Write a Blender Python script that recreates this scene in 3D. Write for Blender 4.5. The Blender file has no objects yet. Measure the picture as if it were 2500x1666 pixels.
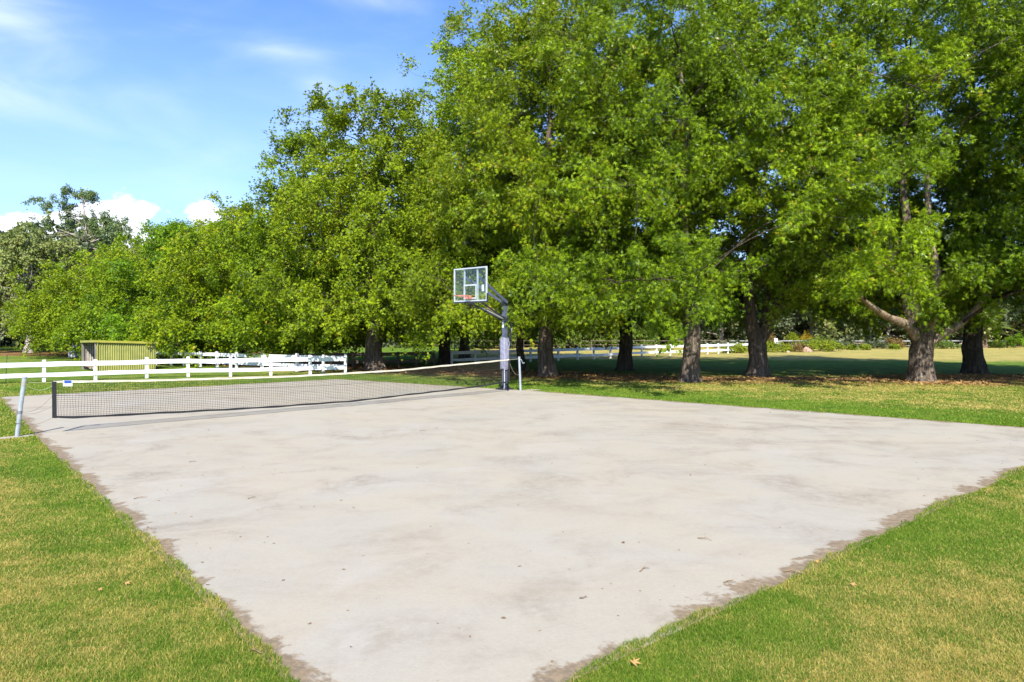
import bpy, math, random
import numpy as np
from mathutils import Vector
R = math.radians
SC = bpy.context.scene

# ------------------------------------------------------------------ camera, sky, sun, exposure
HC, FPX, HOR = 2.0, 1700.0, 800.0          # camera height, focal length and horizon row at 2500 px width
cd = bpy.data.cameras.new("camera"); cam = bpy.data.objects.new("camera", cd); SC.collection.objects.link(cam)
cam.location = (0, 0, HC); cam.rotation_euler = (R(90), 0, 0)
cd.sensor_width = 36; cd.lens = FPX / 2500 * 36; cd.shift_y = -33 / 2500
cd.clip_start = 0.1; cd.clip_end = 2000
SC.camera = cam
SUN_EL, SUN_STR, SKY_STR, EXPO = 43, 4.6, 0.115, 1.0
sl = bpy.data.lights.new("sun", 'SUN'); sun = bpy.data.objects.new("sun", sl); SC.collection.objects.link(sun)
sl.energy = SUN_STR; sl.angle = R(0.5); sl.color = (1.0, 0.95, 0.87)
sun.rotation_euler = (R(90 - SUN_EL), 0, R(3))
SC.view_settings.view_transform = 'Standard'; SC.view_settings.look = 'None'
SC.view_settings.exposure = EXPO; SC.view_settings.gamma = 1

class NT:
    """tiny helper for building node trees"""
    def __init__(s, tree): s.t = tree; s.n = tree.nodes; s.l = tree.links
    def node(s, typ, **kw):
        n = s.n.new(typ)
        for k, v in kw.items():
            if k == 'ins':
                for a, b in v.items():
                    if isinstance(b, bpy.types.NodeSocket): s.l.new(b, n.inputs[a])
                    else: n.inputs[a].default_value = b
            else: setattr(n, k, v)
        return n
    def math(s, op, a, b=0.0, c=None, clamp=False):
        ins = {0: a, 1: b}
        if c is not None: ins[2] = c
        return s.node('ShaderNodeMath', operation=op, use_clamp=clamp, ins=ins).outputs[0]
    def mix(s, f, a, b, blend='MIX'):
        n = s.node('ShaderNodeMix', data_type='RGBA', blend_type=blend, clamp_factor=True)
        for i, v in ((0, f), (6, a), (7, b)):
            if isinstance(v, bpy.types.NodeSocket): s.l.new(v, n.inputs[i])
            else: n.inputs[i].default_value = v if i == 0 else (tuple(v) + (1,) if len(v) == 3 else v)
        return n.outputs[2]
    def noise(s, vec, scale, detail=3, rough=0.55, dist=0.0):
        return s.node('ShaderNodeTexNoise', ins={'Vector': vec, 'Scale': scale, 'Detail': detail, 'Roughness': rough, 'Distortion': dist}).outputs[0]
    def ramp(s, v, lo, hi):
        n = s.node('ShaderNodeMapRange', interpolation_type='SMOOTHSTEP', ins={0: v, 1: lo, 2: hi, 3: 0.0, 4: 1.0})
        return n.outputs[0]
    def scalevec(s, v, sc, rot=(0, 0, 0)):
        return s.node('ShaderNodeMapping', ins={'Vector': v, 'Rotation': rot, 'Scale': sc}).outputs[0]
    def attr(s, name): return s.node('ShaderNodeAttribute', attribute_name=name).outputs[2]

W = bpy.data.worlds.new("World"); SC.world = W; W.use_nodes = True
w = NT(W.node_tree); w.n.clear()
sky = w.node('ShaderNodeTexSky', sky_type='NISHITA', sun_disc=False)
sky.sun_elevation = R(SUN_EL); sky.sun_rotation = R(183); sky.altitude = 100; sky.air_density = 1.0; sky.dust_density = 0.3; sky.ozone_density = 2.0
dirv = w.node('ShaderNodeTexCoord').outputs['Generated']
sx = w.node('ShaderNodeSeparateXYZ', ins={0: dirv})
az = w.math('MULTIPLY', w.math('ARCTAN2', sx.outputs[0], sx.outputs[1]), 57.2958)
el = w.math('MULTIPLY', w.math('ARCSINE', sx.outputs[2]), 57.2958)
ang = w.node('ShaderNodeCombineXYZ', ins={0: az, 1: el, 2: 0.0}).outputs[0]
def blob(a0, e0, sa, se):
    u = w.math('DIVIDE', w.math('SUBTRACT', az, a0), sa); v = w.math('DIVIDE', w.math('SUBTRACT', el, e0), se)
    q = w.math('ADD', w.math('MULTIPLY', u, u), w.math('MULTIPLY', v, v))
    return w.math('EXPONENT', w.math('MULTIPLY', q, -1.0))
def total(bl):
    o = bl[0]
    for b in bl[1:]: o = w.math('ADD', o, b)
    return o
n_cu = w.noise(w.scalevec(ang, (0.55, 0.75, 1)), 1.0, 6, 0.55, 0.3)
n_wi = w.noise(w.scalevec(ang, (0.08, 0.22, 1), (0, 0, R(14))), 1.0, 7, 0.5, 0.5)
cum = total([blob(-29.0, 8.2, 2.3, 1.7), blob(-23.2, 8.3, 2.2, 1.9), blob(-35.5, 6.6, 3.5, 1.1), blob(-27, 6.2, 8, 0.9), blob(-31.5, 7.0, 2.5, 1.6)])
cum = w.math('ADD', cum, w.math('MULTIPLY', w.math('SUBTRACT', n_cu, 0.5), 1.5))
cum = w.math('MULTIPLY', w.ramp(cum, 0.5, 0.85), w.ramp(el, 3.0, 6.0))
wis = total([blob(-37, 20.0, 4.5, 4.5), blob(-38, 15.5, 5, 1.6), blob(-18.3, 20.6, 3.2, 1.0), blob(-15.6, 18.4, 1.6, 1.0), blob(-10.3, 24.8, 4.0, 0.7), w.math('MULTIPLY', blob(-25, 15, 18, 4), 0.35)])
wis = w.math('MULTIPLY', wis, w.ramp(n_wi, 0.25, 0.75))
wis = w.math('ADD', w.math('MULTIPLY', wis, 0.5), w.math('MULTIPLY', w.ramp(n_wi, 0.4, 0.8), 0.12), clamp=True)
sat = w.node('ShaderNodeHueSaturation', ins={'Hue': 0.505, 'Saturation': 1.12, 'Value': 1.0, 'Color': sky.outputs[0]})
base = w.mix(1.0, sat.outputs[0], (0.79, 0.95, 1.24), 'MULTIPLY')
base = w.mix(w.math('MULTIPLY', w.math('SUBTRACT', 1.0, w.ramp(el, 2.0, 30.0)), 0.34), base, (3.4, 4.3, 6.5))
c1 = w.mix(wis, base, (5.2, 5.8, 7.4))
c2 = w.mix(w.math('MULTIPLY', cum, 0.9), c1, (7.0, 7.2, 7.8))
bg = w.node('ShaderNodeBackground', ins={'Color': c2, 'Strength': SKY_STR})
w.l.new(bg.outputs[0], w.node('ShaderNodeOutputWorld').inputs[0])

# ------------------------------------------------------------------ small helpers
def G(px, py, z=0.0):
    """a spot of the photo on the plane of height z, as a world point"""
    d = FPX * (HC - z) / (py - HOR)
    return Vector(((px - 1250) / FPX * d, d, z))
def P(px, py, d):
    return Vector(((px - 1250) / FPX * d, d, HC + (HOR - py) / FPX * d))

def tagit(o, label=None, cat=None, group=None, kind=None):
    if label: o["label"] = label
    if cat: o["category"] = cat
    if group: o["group"] = group
    if kind: o["kind"] = kind
    return o
def empty(name, loc=(0, 0, 0), label=None, cat=None, group=None, rz=0.0):
    o = bpy.data.objects.new(name, None); SC.collection.objects.link(o)
    o.location = loc; o.rotation_euler = (0, 0, rz); o.empty_display_size = 0.3
    return tagit(o, label, cat, group)
def copy_tree(o, parent=None):
    c = o.copy(); SC.collection.objects.link(c); c.parent = parent
    for ch in list(o.children): copy_tree(ch, c)
    return c

class MB:
    """mesh builder: collects polygons, links them as ONE object"""
    def __init__(s): s.v = []; s.nv = 0; s.f = {3: [], 4: []}; s.at = {}; s.fm = {3: [], 4: []}
    def add(s, v, f, mat=0, **attrs):
        v = np.asarray(v, dtype=np.float32).reshape(-1, 3); f = np.asarray(f, dtype=np.int64)
        s.f[f.shape[1]].append(f + s.nv); s.fm[f.shape[1]].append(np.full(len(f), mat, np.int32)); s.v.append(v)
        for k in set(list(s.at) + list(attrs)):
            lst = s.at.setdefault(k, [])
            have = sum(len(a) for a in lst)
            if have < s.nv: lst.append(np.zeros(s.nv - have, np.float32))
            val = attrs.get(k, 0.0)
            lst.append(np.broadcast_to(np.asarray(val, np.float32), (len(v),)).copy())
        s.nv += len(v); return s
    def box(s, c, size, rz=0.0, axes=None, mat=0, bev=0.0, **kw):
        c = np.array(c, float); h = np.array(size, float) / 2
        if axes is None:
            ca, sa = math.cos(rz), math.sin(rz); axes = np.array([[ca, sa, 0], [-sa, ca, 0], [0, 0, 1]])
        axes = np.array(axes, float)
        sg = np.array([[-1, -1, -1], [1, -1, -1], [1, 1, -1], [-1, 1, -1], [-1, -1, 1], [1, -1, 1], [1, 1, 1], [-1, 1, 1]])
        v = c + (sg * h) @ axes
        return s.add(v, [[0, 3, 2, 1], [4, 5, 6, 7], [0, 1, 5, 4], [1, 2, 6, 5], [2, 3, 7, 6], [3, 0, 4, 7]], mat, **kw)
    def beam(s, a, b, w_, h_, up=(0, 0, 1), mat=0, **kw):
        a = np.array(a, float); b = np.array(b, float); d = b - a; L = np.linalg.norm(d); d /= L
        up = np.array(up, float); x = np.cross(d, up); x /= np.linalg.norm(x); u = np.cross(x, d)
        return s.box((a + b) / 2, (L, w_, h_), axes=[d, x, u], mat=mat, **kw)
    def tube(s, pts, rad, sides=8, mat=0, cap=True, flute=None, **kw):
        pts = np.array([tuple(p) for p in pts], float); n = len(pts); rad = np.broadcast_to(np.asarray(rad, float), (n,))
        t = np.gradient(pts, axis=0); t /= np.linalg.norm(t, axis=1)[:, None] + 1e-9
        ref = np.array([0.0, 0, 1]) if abs(t[0][2]) < 0.8 else np.array([1.0, 0, 0])
        x = np.cross(t, ref); x /= np.linalg.norm(x, axis=1)[:, None] + 1e-9; y = np.cross(t, x)
        a = np.arange(sides) / sides * 2 * math.pi
        rr = rad[:, None] * np.ones((1, sides))
        if flute is not None: rr = rr * flute(a[None, :], pts[:, 2:3])
        v = pts[:, None, :] + rr[..., None] * (np.cos(a)[None, :, None] * x[:, None, :] + np.sin(a)[None, :, None] * y[:, None, :])
        v = v.reshape(-1, 3); i = np.arange(n - 1)[:, None] * sides; j = np.arange(sides)[None, :]; k = (j + 1) % sides
        f = np.stack([i + j, i + k, i + sides + k, i + sides + j], -1).reshape(-1, 4)
        s.add(v, f, mat, **kw)
        if cap:
            for base, rev, cpt in ((0, False, pts[0]), ((n - 1) * sides, True, pts[-1])):
                ring = v[base:base + sides]; vv = np.vstack([ring, cpt[None]])
                ff = [[(q + 1) % sides, q, sides] if not rev else [q, (q + 1) % sides, sides] for q in range(sides)]
                s.add(vv, ff, mat, **kw)
        return s
    def build(s, name, mats, parent=None, smooth=False, loc=None):
        me = bpy.data.meshes.new(name); v = np.concatenate(s.v)
        if loc is not None: v = v - np.array(loc, np.float32)
        me.vertices.add(len(v)); me.vertices.foreach_set("co", v.ravel())
        t = np.concatenate(s.f[3]) if s.f[3] else np.zeros((0, 3), np.int64); q = np.concatenate(s.f[4]) if s.f[4] else np.zeros((0, 4), np.int64)
        li = np.concatenate([t.ravel(), q.ravel()]); me.loops.add(len(li)); me.loops.foreach_set("vertex_index", li.astype(np.int32))
        st = np.concatenate([np.arange(len(t)) * 3, len(t) * 3 + np.arange(len(q)) * 4]).astype(np.int32)
        me.polygons.add(len(st)); me.polygons.foreach_set("loop_start", st)
        mi = np.concatenate([np.concatenate(s.fm[k]) for k in (3, 4) if s.fm[k]]); me.polygons.foreach_set("material_index", mi)
        for k, lst in s.at.items():
            a = np.concatenate(lst)
            if len(a) < len(v): a = np.concatenate([a, np.zeros(len(v) - len(a), np.float32)])
            me.attributes.new(k, 'FLOAT', 'POINT').data.foreach_set("value", a)
        me.update(calc_edges=True)
        me.polygons.foreach_set("use_smooth", np.full(len(st), smooth))
        for m in (mats if isinstance(mats, (list, tuple)) else [mats]): me.materials.append(m)
        o = bpy.data.objects.new(name, me); SC.collection.objects.link(o)
        if parent: o.parent = parent
        if loc is not None: o.location = loc
        return o

# ------------------------------------------------------------------ materials
def newmat(name):
    m = bpy.data.materials.new(name); m.use_nodes = True; t = NT(m.node_tree); t.n.clear(); return m, t
def finish(t, sh, bump=None):
    t.l.new(sh, t.node('ShaderNodeOutputMaterial').inputs[0])
def pos(t): return t.node('ShaderNodeNewGeometry').outputs['Position']
def objc(t): return t.node('ShaderNodeTexCoord').outputs['Object']
def simple(name, c1, c2=None, rough=0.6, scale=6.0, metal=0.0, bump=0.0, bscale=40, stretch=(1, 1, 1), lo=0.35, hi=0.65, dirt=None, spec=0.5):
    m, t = newmat(name); p = t.scalevec(objc(t), stretch)
    col = t.mix(t.ramp(t.noise(p, scale, 5, 0.6), lo, hi), c1, c2 or tuple(x * 0.8 for x in c1))
    if dirt: col = t.mix(t.math('MULTIPLY', t.ramp(t.noise(p, scale * 3.3, 6, 0.7), 0.55, 0.75), dirt[1]), col, dirt[0])
    b = t.node('ShaderNodeBsdfPrincipled', ins={'Base Color': col, 'Roughness': rough, 'Metallic': metal, 'Specular IOR Level': spec})
    if bump:
        bn = t.node('ShaderNodeBump', ins={'Strength': bump, 'Distance': 0.01, 'Height': t.noise(p, bscale, 4, 0.6)}); t.l.new(bn.outputs[0], b.inputs['Normal'])
    finish(t, b.outputs[0]); return m

def leafmat(name, dark, light, warm, warm_amt=0.1, trans=0.33, gloss=0.055, tr_tint=(1.25, 1.2, 0.5)):
    m, t = newmat(name)
    v = t.attr('var'); cv = t.attr('clump'); oi = t.node('ShaderNodeObjectInfo').outputs['Random']
    f = t.math('ADD', t.math('MULTIPLY', v, 0.6), t.math('MULTIPLY', cv, 0.4)); f = t.math('ADD', f, t.math('MULTIPLY', oi, 0.1), clamp=True)
    col = t.mix(f, dark, light)
    wf = t.math('MULTIPLY', t.ramp(t.math('FRACT', t.math('ADD', t.math('MULTIPLY', v, 7.31), cv)), 1 - warm_amt, 1.0), t.ramp(cv, 0.3, 0.8))
    col = t.mix(wf, col, warm)
    d = t.node('ShaderNodeBsdfDiffuse', ins={'Color': col}).outputs[0]
    tr = t.node('ShaderNodeBsdfTranslucent', ins={'Color': t.mix(1.0, col, tr_tint, 'MULTIPLY')}).outputs[0]
    g = t.node('ShaderNodeBsdfGlossy', ins={'Color': (1, 1, 1, 1), 'Roughness': 0.42}).outputs[0]
    a = t.node('ShaderNodeMixShader', ins={0: trans, 1: d, 2: tr}).outputs[0]
    lw = t.node('ShaderNodeFresnel', ins={'IOR': 1.4}).outputs[0]
    b = t.node('ShaderNodeMixShader', ins={0: t.math('MULTIPLY', lw, gloss * 4), 1: a, 2: g}).outputs[0]
    finish(t, b); return m
def barkmat(name, c1, c2, c3, scale=3.0, bump=0.9):
    m, t = newmat(name); o = objc(t)
    p = t.scalevec(o, (1, 1, 0.16)); n1 = t.noise(p, scale * 2.2, 8, 0.65, 0.6); n2 = t.noise(o, scale * 0.55, 5, 0.6, 1.0)
    vo = t.node('ShaderNodeTexVoronoi', feature='DISTANCE_TO_EDGE', ins={'Vector': t.mix(0.3, p, t.node('ShaderNodeTexNoise', ins={'Vector': p, 'Scale': 4.0, 'Detail': 6.0}).outputs[1]), 'Scale': scale * 4.5}).outputs[0]
    col = t.mix(t.ramp(n1, 0.38, 0.62), c1, c2); col = t.mix(t.ramp(n2, 0.52, 0.66), col, c3)
    col = t.mix(t.ramp(vo, 0.0, 0.12), tuple(x * 0.7 for x in c1), col)
    h = t.math('ADD', t.math('MULTIPLY', t.ramp(vo, 0.0, 0.2), 0.6), t.math('MULTIPLY', n1, 2.2))
    b = t.node('ShaderNodeBsdfPrincipled', ins={'Base Color': col, 'Roughness': 0.9, 'Specular IOR Level': 0.2})
    bn = t.node('ShaderNodeBump', ins={'Strength': bump, 'Distance': 0.03, 'Height': h}); t.l.new(bn.outputs[0], b.inputs['Normal'])
    finish(t, b.outputs[0]); return m

GREEN1, GREEN2 = (0.085, 0.17, 0.018), (0.185, 0.265, 0.035)
DRY1, DRY2 = (0.53, 0.42, 0.15), (0.42, 0.33, 0.10)
def turf_color(t, blades=False):
    p = pos(t); dry = t.attr('dry'); lit = t.attr('litter')
    n = t.math('ADD', t.math('MULTIPLY', t.noise(p, 0.55, 4, 0.6, 0.5), 0.5), t.math('MULTIPLY', t.noise(p, 2.6, 5, 0.7, 0.4), 0.5))
    dv = t.math('ADD', dry, t.math('MULTIPLY', t.math('SUBTRACT', n, 0.5), 3.4))
    if blades: dv = t.math('ADD', dv, t.math('MULTIPLY', t.math('SUBTRACT', t.attr('var'), 0.5), 1.1))
    else: dv = t.math('ADD', dv, t.math('MULTIPLY', t.math('SUBTRACT', t.noise(p, 30, 4, 0.8), 0.5), 2.2))
    f = t.ramp(dv, 0.1, 0.95)
    n2 = t.noise(p, 1.3, 4, 0.6); 
    if blades: n2 = t.math('ADD', t.math('MULTIPLY', n2, 0.5), t.math('MULTIPLY', t.attr('var'), 0.5))
    g = t.mix(t.ramp(n2, 0.3, 0.7), GREEN1, GREEN2); d = t.mix(t.ramp(t.noise(p, 7, 4, 0.7), 0.35, 0.65), DRY1, DRY2)
    col = t.mix(f, g, d)
    return p, col, lit
def make_ground_mat():
    m, t = newmat('turf'); p, col, lit = turf_color(t)
    col = t.mix(t.ramp(t.noise(p, 55, 3, 0.8), 0.25, 0.75), t.mix(1.0, col, (0.62, 0.64, 0.55), 'MULTIPLY'), t.mix(1.0, col, (1.2, 1.2, 1.15), 'MULTIPLY'))
    ln = t.noise(p, 9, 6, 0.8); lcol = t.mix(t.ramp(ln, 0.35, 0.65), (0.13, 0.075, 0.035), (0.34, 0.19, 0.07))
    lcol = t.mix(t.ramp(t.noise(p, 23, 3, 0.8), 0.6, 0.7), lcol, (0.5, 0.33, 0.14))
    lf = t.ramp(t.math('ADD', lit, t.math('MULTIPLY', t.math('SUBTRACT', t.noise(p, 1.6, 6, 0.75), 0.5), 1.3)), 0.3, 0.7)
    col = t.mix(lf, col, lcol)
    b = t.node('ShaderNodeBsdfPrincipled', ins={'Base Color': col, 'Roughness': 0.95, 'Specular IOR Level': 0.1})
    h = t.math('ADD', t.noise(p, 60, 4, 0.8), t.math('MULTIPLY', t.noise(p, 8, 4, 0.7), 2.0))
    bn = t.node('ShaderNodeBump', ins={'Strength': 0.9, 'Distance': 0.04, 'Height': h}); t.l.new(bn.outputs[0], b.inputs['Normal'])
    finish(t, b.outputs[0]); return m
def make_blade_mat():
    m, t = newmat('grass_blades'); p, col, lit = turf_color(t, True)
    d = t.node('ShaderNodeBsdfDiffuse', ins={'Color': t.mix(1.0, col, (1.15, 1.12, 1.0), 'MULTIPLY')}).outputs[0]
    tr = t.node('ShaderNodeBsdfTranslucent', ins={'Color': t.mix(1.0, col, (1.4, 1.4, 0.9), 'MULTIPLY')}).outputs[0]
    finish(t, t.node('ShaderNodeMixShader', ins={0: 0.35, 1: d, 2: tr}).outputs[0]); return m
def make_concrete(name='concrete', edge=True):
    m, t = newmat(name); p = pos(t)
    a = t.noise(p, 0.45, 5, 0.6, 0.6); b_ = t.noise(p, 1.5, 8, 0.68, 0.4); c = t.noise(p, 40, 5, 0.8)
    st = t.noise(t.scalevec(p, (0.75, 1.25, 1), (0, 0, R(38))), 0.8, 8, 0.62, 1.2)
    col = t.mix(t.ramp(a, 0.35, 0.65), (0.372, 0.328, 0.245), (0.36, 0.33, 0.262))
    col = t.mix(t.math('MULTIPLY', t.ramp(b_, 0.5, 0.8), 0.45), col, (0.26, 0.205, 0.15))
    sxy = t.node('ShaderNodeSeparateXYZ', ins={0: p})
    far = t.ramp(t.math('ADD', t.math('MULTIPLY', sxy.outputs[0], 0.9), t.math('MULTIPLY', sxy.outputs[1], 0.25)), 1.0, 9.0)
    grey = t.math('MULTIPLY', t.ramp(st, 0.40, 0.80), t.math('MULTIPLY', t.math('ADD', t.math('MULTIPLY', far, 0.5), 0.26), t.ramp(t.noise(p, 11, 6, 0.75), 0.25, 0.6)))
    col = t.mix(grey, col, (0.20, 0.165, 0.12))
    blot = t.math('MULTIPLY', t.ramp(t.noise(p, 0.9, 7, 0.62, 0.6), 0.46, 0.72), t.math('MULTIPLY', t.math('MULTIPLY', t.ramp(t.noise(p, 0.3, 2), 0.36, 0.56), 0.62), t.ramp(t.noise(p, 9, 6, 0.75), 0.28, 0.62)))
    col = t.mix(blot, col, (0.20, 0.165, 0.12))
    col = t.mix(t.math('MULTIPLY', t.ramp(t.noise(p, 0.7, 6, 0.6, 0.8), 0.55, 0.7), 0.45), col, (0.40, 0.365, 0.31))
    col = t.mix(t.ramp(c, 0.2, 0.8), t.mix(1.0, col, (0.93, 0.93, 0.93), 'MULTIPLY'), t.mix(1.0, col, (1.05, 1.05, 1.05), 'MULTIPLY'))
    vs = t.node('ShaderNodeTexVoronoi', ins={'Vector': p, 'Scale': 7.0}); 
    spk = t.math('MULTIPLY', t.math('SUBTRACT', 1.0, t.ramp(vs.outputs[0], 0.02, 0.05)), t.ramp(t.noise(p, 0.8, 2), 0.5, 0.62))
    col = t.mix(t.math('MULTIPLY', spk, 0.6), col, (0.12, 0.09, 0.06))
    if edge:
        e = t.attr('edge')       # metres from the slab's edge; washed-on soil lies along it
        dn = t.math('ADD', t.noise(p, 1.7, 6, 0.65, 0.5), t.math('MULTIPLY', t.noise(p, 14, 4, 0.7), 0.22))
        amt = t.math('SUBTRACT', t.math('MULTIPLY', t.math('SUBTRACT', dn, 0.45), 2.0), t.math('MULTIPLY', e, 2.0))
        dirt = t.ramp(amt, -0.06, 0.12)
        dc = t.mix(t.ramp(t.noise(p, 18, 5, 0.7), 0.35, 0.65), (0.25, 0.178, 0.098), (0.14, 0.10, 0.06))
        col = t.mix(t.math('MULTIPLY', dirt, 0.85), col, dc)
    bs = t.node('ShaderNodeBsdfPrincipled', ins={'Base Color': col, 'Roughness': 0.88, 'Specular IOR Level': 0.25})
    bn = t.node('ShaderNodeBump', ins={'Strength': 0.35, 'Distance': 0.01, 'Height': t.math('ADD', c, t.math('MULTIPLY', b_, 1.5))}); t.l.new(bn.outputs[0], bs.inputs['Normal'])
    finish(t, bs.outputs[0]); return m

M = {}
M['ground'] = make_ground_mat(); M['blade'] = make_blade_mat(); M['concrete'] = make_concrete(); M['pad'] = make_concrete('pad_concrete', False)
M['white'] = simple('white_fence_paint', (0.80, 0.80, 0.79), (0.70, 0.70, 0.68), 0.55, 2.5, bump=0.15, dirt=((0.40, 0.36, 0.30), 0.55))
M['brownwood'] = simple('brown_wood', (0.16, 0.12, 0.085), (0.09, 0.07, 0.05), 0.9, 4, bump=0.5)
M['greywood'] = simple('grey_wood', (0.24, 0.21, 0.18), (0.12, 0.10, 0.09), 0.9, 4, bump=0.5, stretch=(1, 1, 0.3))
M['darkwood'] = simple('dark_wood', (0.05, 0.045, 0.045), (0.03, 0.028, 0.03), 0.9, 4)
M['palerail'] = simple('pale_rail', (0.34, 0.33, 0.34), (0.24, 0.23, 0.24), 0.8, 3)
M['galv'] = simple('galvanised_steel', (0.42, 0.46, 0.49), (0.33, 0.37, 0.40), 0.42, 9, metal=0.35, bump=0.05, dirt=((0.6, 0.62, 0.62), 0.4))
M['poleblue'] = simple('slate_blue_steel', (0.085, 0.10, 0.15), (0.065, 0.08, 0.12), 0.45, 7, dirt=((0.17, 0.17, 0.18), 0.4))
M['black'] = simple('black_steel', (0.02, 0.022, 0.028), (0.035, 0.035, 0.04), 0.5, 8)
M['pad_cloth'] = simple('pale_wrap', (0.30, 0.30, 0.38), (0.20, 0.20, 0.27), 0.7, 14, bump=0.6, bscale=12, stretch=(1, 1, 0.4))
M['alu'] = simple('pale_frame', (0.62, 0.65, 0.66), (0.50, 0.54, 0.56), 0.4, 9, metal=0.3)
M['orange'] = simple('rim_orange', (0.55, 0.22, 0.15), (0.42, 0.16, 0.11), 0.5, 12, dirt=((0.6, 0.45, 0.4), 0.4))
M['rust'] = simple('rusty_steel', (0.26, 0.13, 0.06), (0.42, 0.34, 0.28), 0.8, 16)
M['sticker'] = simple('white_sticker', (0.8, 0.8, 0.8), (0.72, 0.72, 0.72), 0.5)
M['blue'] = simple('blue_print', (0.02, 0.07, 0.33), (0.03, 0.08, 0.3), 0.5)
M['netblack'] = simple('black_net_cord', (0.03, 0.024, 0.016), (0.05, 0.04, 0.025), 0.8, 20)
M['netband'] = simple('black_net_band', (0.009, 0.010, 0.012), (0.016, 0.016, 0.018), 0.9, 20, dirt=((0.25, 0.25, 0.24), 0.25), bump=0.4)
M['tape'] = simple('cream_net_tape', (0.62, 0.58, 0.45), (0.52, 0.47, 0.34), 0.8, 10, dirt=((0.22, 0.2, 0.15), 0.7), bump=0.3)
M['cord'] = simple('cord', (0.10, 0.09, 0.06), (0.2, 0.18, 0.1), 0.8)
M['pale_cord'] = simple('pale_cord', (0.5, 0.48, 0.35), (0.4, 0.36, 0.2), 0.8)
M['shed'] = simple('olive_sheet', (0.29, 0.29, 0.08), (0.22, 0.23, 0.06), 0.5, 3, dirt=((0.42, 0.30, 0.05), 0.35))
M['shedtrim'] = simple('olive_trim', (0.35, 0.33, 0.05), (0.28, 0.27, 0.04), 0.5, 3)
M['shedin'] = simple('pale_inner_sheet', (0.42, 0.38, 0.34), (0.30, 0.26, 0.22), 0.6, 4)
M['tank'] = simple('shade_dappled_tank', (0.55, 0.55, 0.56), (0.42, 0.42, 0.44), 0.8, 5, dirt=((0.08, 0.08, 0.08), 0.9), bump=0.4)  # dark spots are leaf shade painted into the colour, passed in as dirt
M['rock'] = simple('tan_rock', (0.42, 0.28, 0.20), (0.32, 0.22, 0.16), 0.9, 6, bump=0.8, bscale=9)
M['twig'] = simple('twig_brown', (0.16, 0.10, 0.05), (0.28, 0.19, 0.10), 0.9, 20)
M['bark'] = barkmat('bark', (0.095, 0.072, 0.052), (0.18, 0.14, 0.105), (0.29, 0.24, 0.185))
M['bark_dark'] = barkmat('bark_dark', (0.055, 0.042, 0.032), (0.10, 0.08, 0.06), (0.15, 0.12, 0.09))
M['bark_limb'] = barkmat('bark_limb', (0.22, 0.16, 0.11), (0.34, 0.26, 0.18), (0.42, 0.35, 0.27), 2.5, 0.5)
M['bark_pale'] = barkmat('bark_pale', (0.30, 0.25, 0.21), (0.42, 0.37, 0.33), (0.5, 0.45, 0.4), 2.0, 0.3)
M['palmbark'] = barkmat('palm_bark', (0.14, 0.09, 0.06), (0.34, 0.24, 0.17), (0.4, 0.3, 0.2), 5.0, 1.0)
M['leaf'] = leafmat('plane_leaf', (0.042, 0.095, 0.005), (0.29, 0.41, 0.008), (0.42, 0.33, 0.03), 0.07)
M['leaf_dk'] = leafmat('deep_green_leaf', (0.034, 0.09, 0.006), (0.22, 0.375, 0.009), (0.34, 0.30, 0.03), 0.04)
M['leaf_y'] = leafmat('yellow_green_leaf', (0.052, 0.105, 0.005), (0.32, 0.41, 0.009), (0.46, 0.33, 0.035), 0.09)
M['gum'] = leafmat('gum_leaf', (0.11, 0.15, 0.035), (0.28, 0.32, 0.09), (0.25, 0.20, 0.08), 0.15, trans=0.25, tr_tint=(1.1, 1.1, 0.8))
M['gum_blue'] = leafmat('tall_gum_leaf', (0.09, 0.15, 0.06), (0.21, 0.28, 0.09), (0.15, 0.14, 0.08), 0.1, trans=0.25, tr_tint=(1.1, 1.1, 0.8))
M['bush'] = leafmat('bushland_leaf', (0.045, 0.07, 0.03), (0.16, 0.19, 0.09), (0.2, 0.18, 0.12), 0.2, trans=0.2, tr_tint=(1.1, 1.1, 0.8))
M['willow'] = leafmat('hanging_leaf', (0.07, 0.13, 0.02), (0.17, 0.23, 0.04), (0.2, 0.2, 0.06), 0.1)
M['lime'] = leafmat('lime_shrub', (0.14, 0.20, 0.015), (0.28, 0.34, 0.02), (0.35, 0.28, 0.04), 0.2)
M['gold'] = leafmat('gold_shrub', (0.32, 0.24, 0.02), (0.5, 0.38, 0.04), (0.4, 0.2, 0.03), 0.2)
M['russet'] = leafmat('russet_shrub', (0.14, 0.09, 0.03), (0.26, 0.19, 0.06), (0.3, 0.12, 0.04), 0.2)
M['litter'] = simple('fallen_leaf', (0.42, 0.25, 0.08), (0.24, 0.13, 0.05), 0.9, 3)
mg, tg = newmat('clear_board'); 
finish(tg, tg.node('ShaderNodeMixShader', ins={0: tg.math('ADD', tg.math('MULTIPLY', tg.node('ShaderNodeLayerWeight', ins={'Blend': 0.2}).outputs[1], 0.1), 0.04),
    1: tg.node('ShaderNodeBsdfTransparent', ins={0: (0.93, 0.96, 0.96, 1)}).outputs[0], 2: tg.node('ShaderNodeBsdfGlossy', ins={'Roughness': 0.03}).outputs[0]}).outputs[0])
M['glass'] = mg

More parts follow.
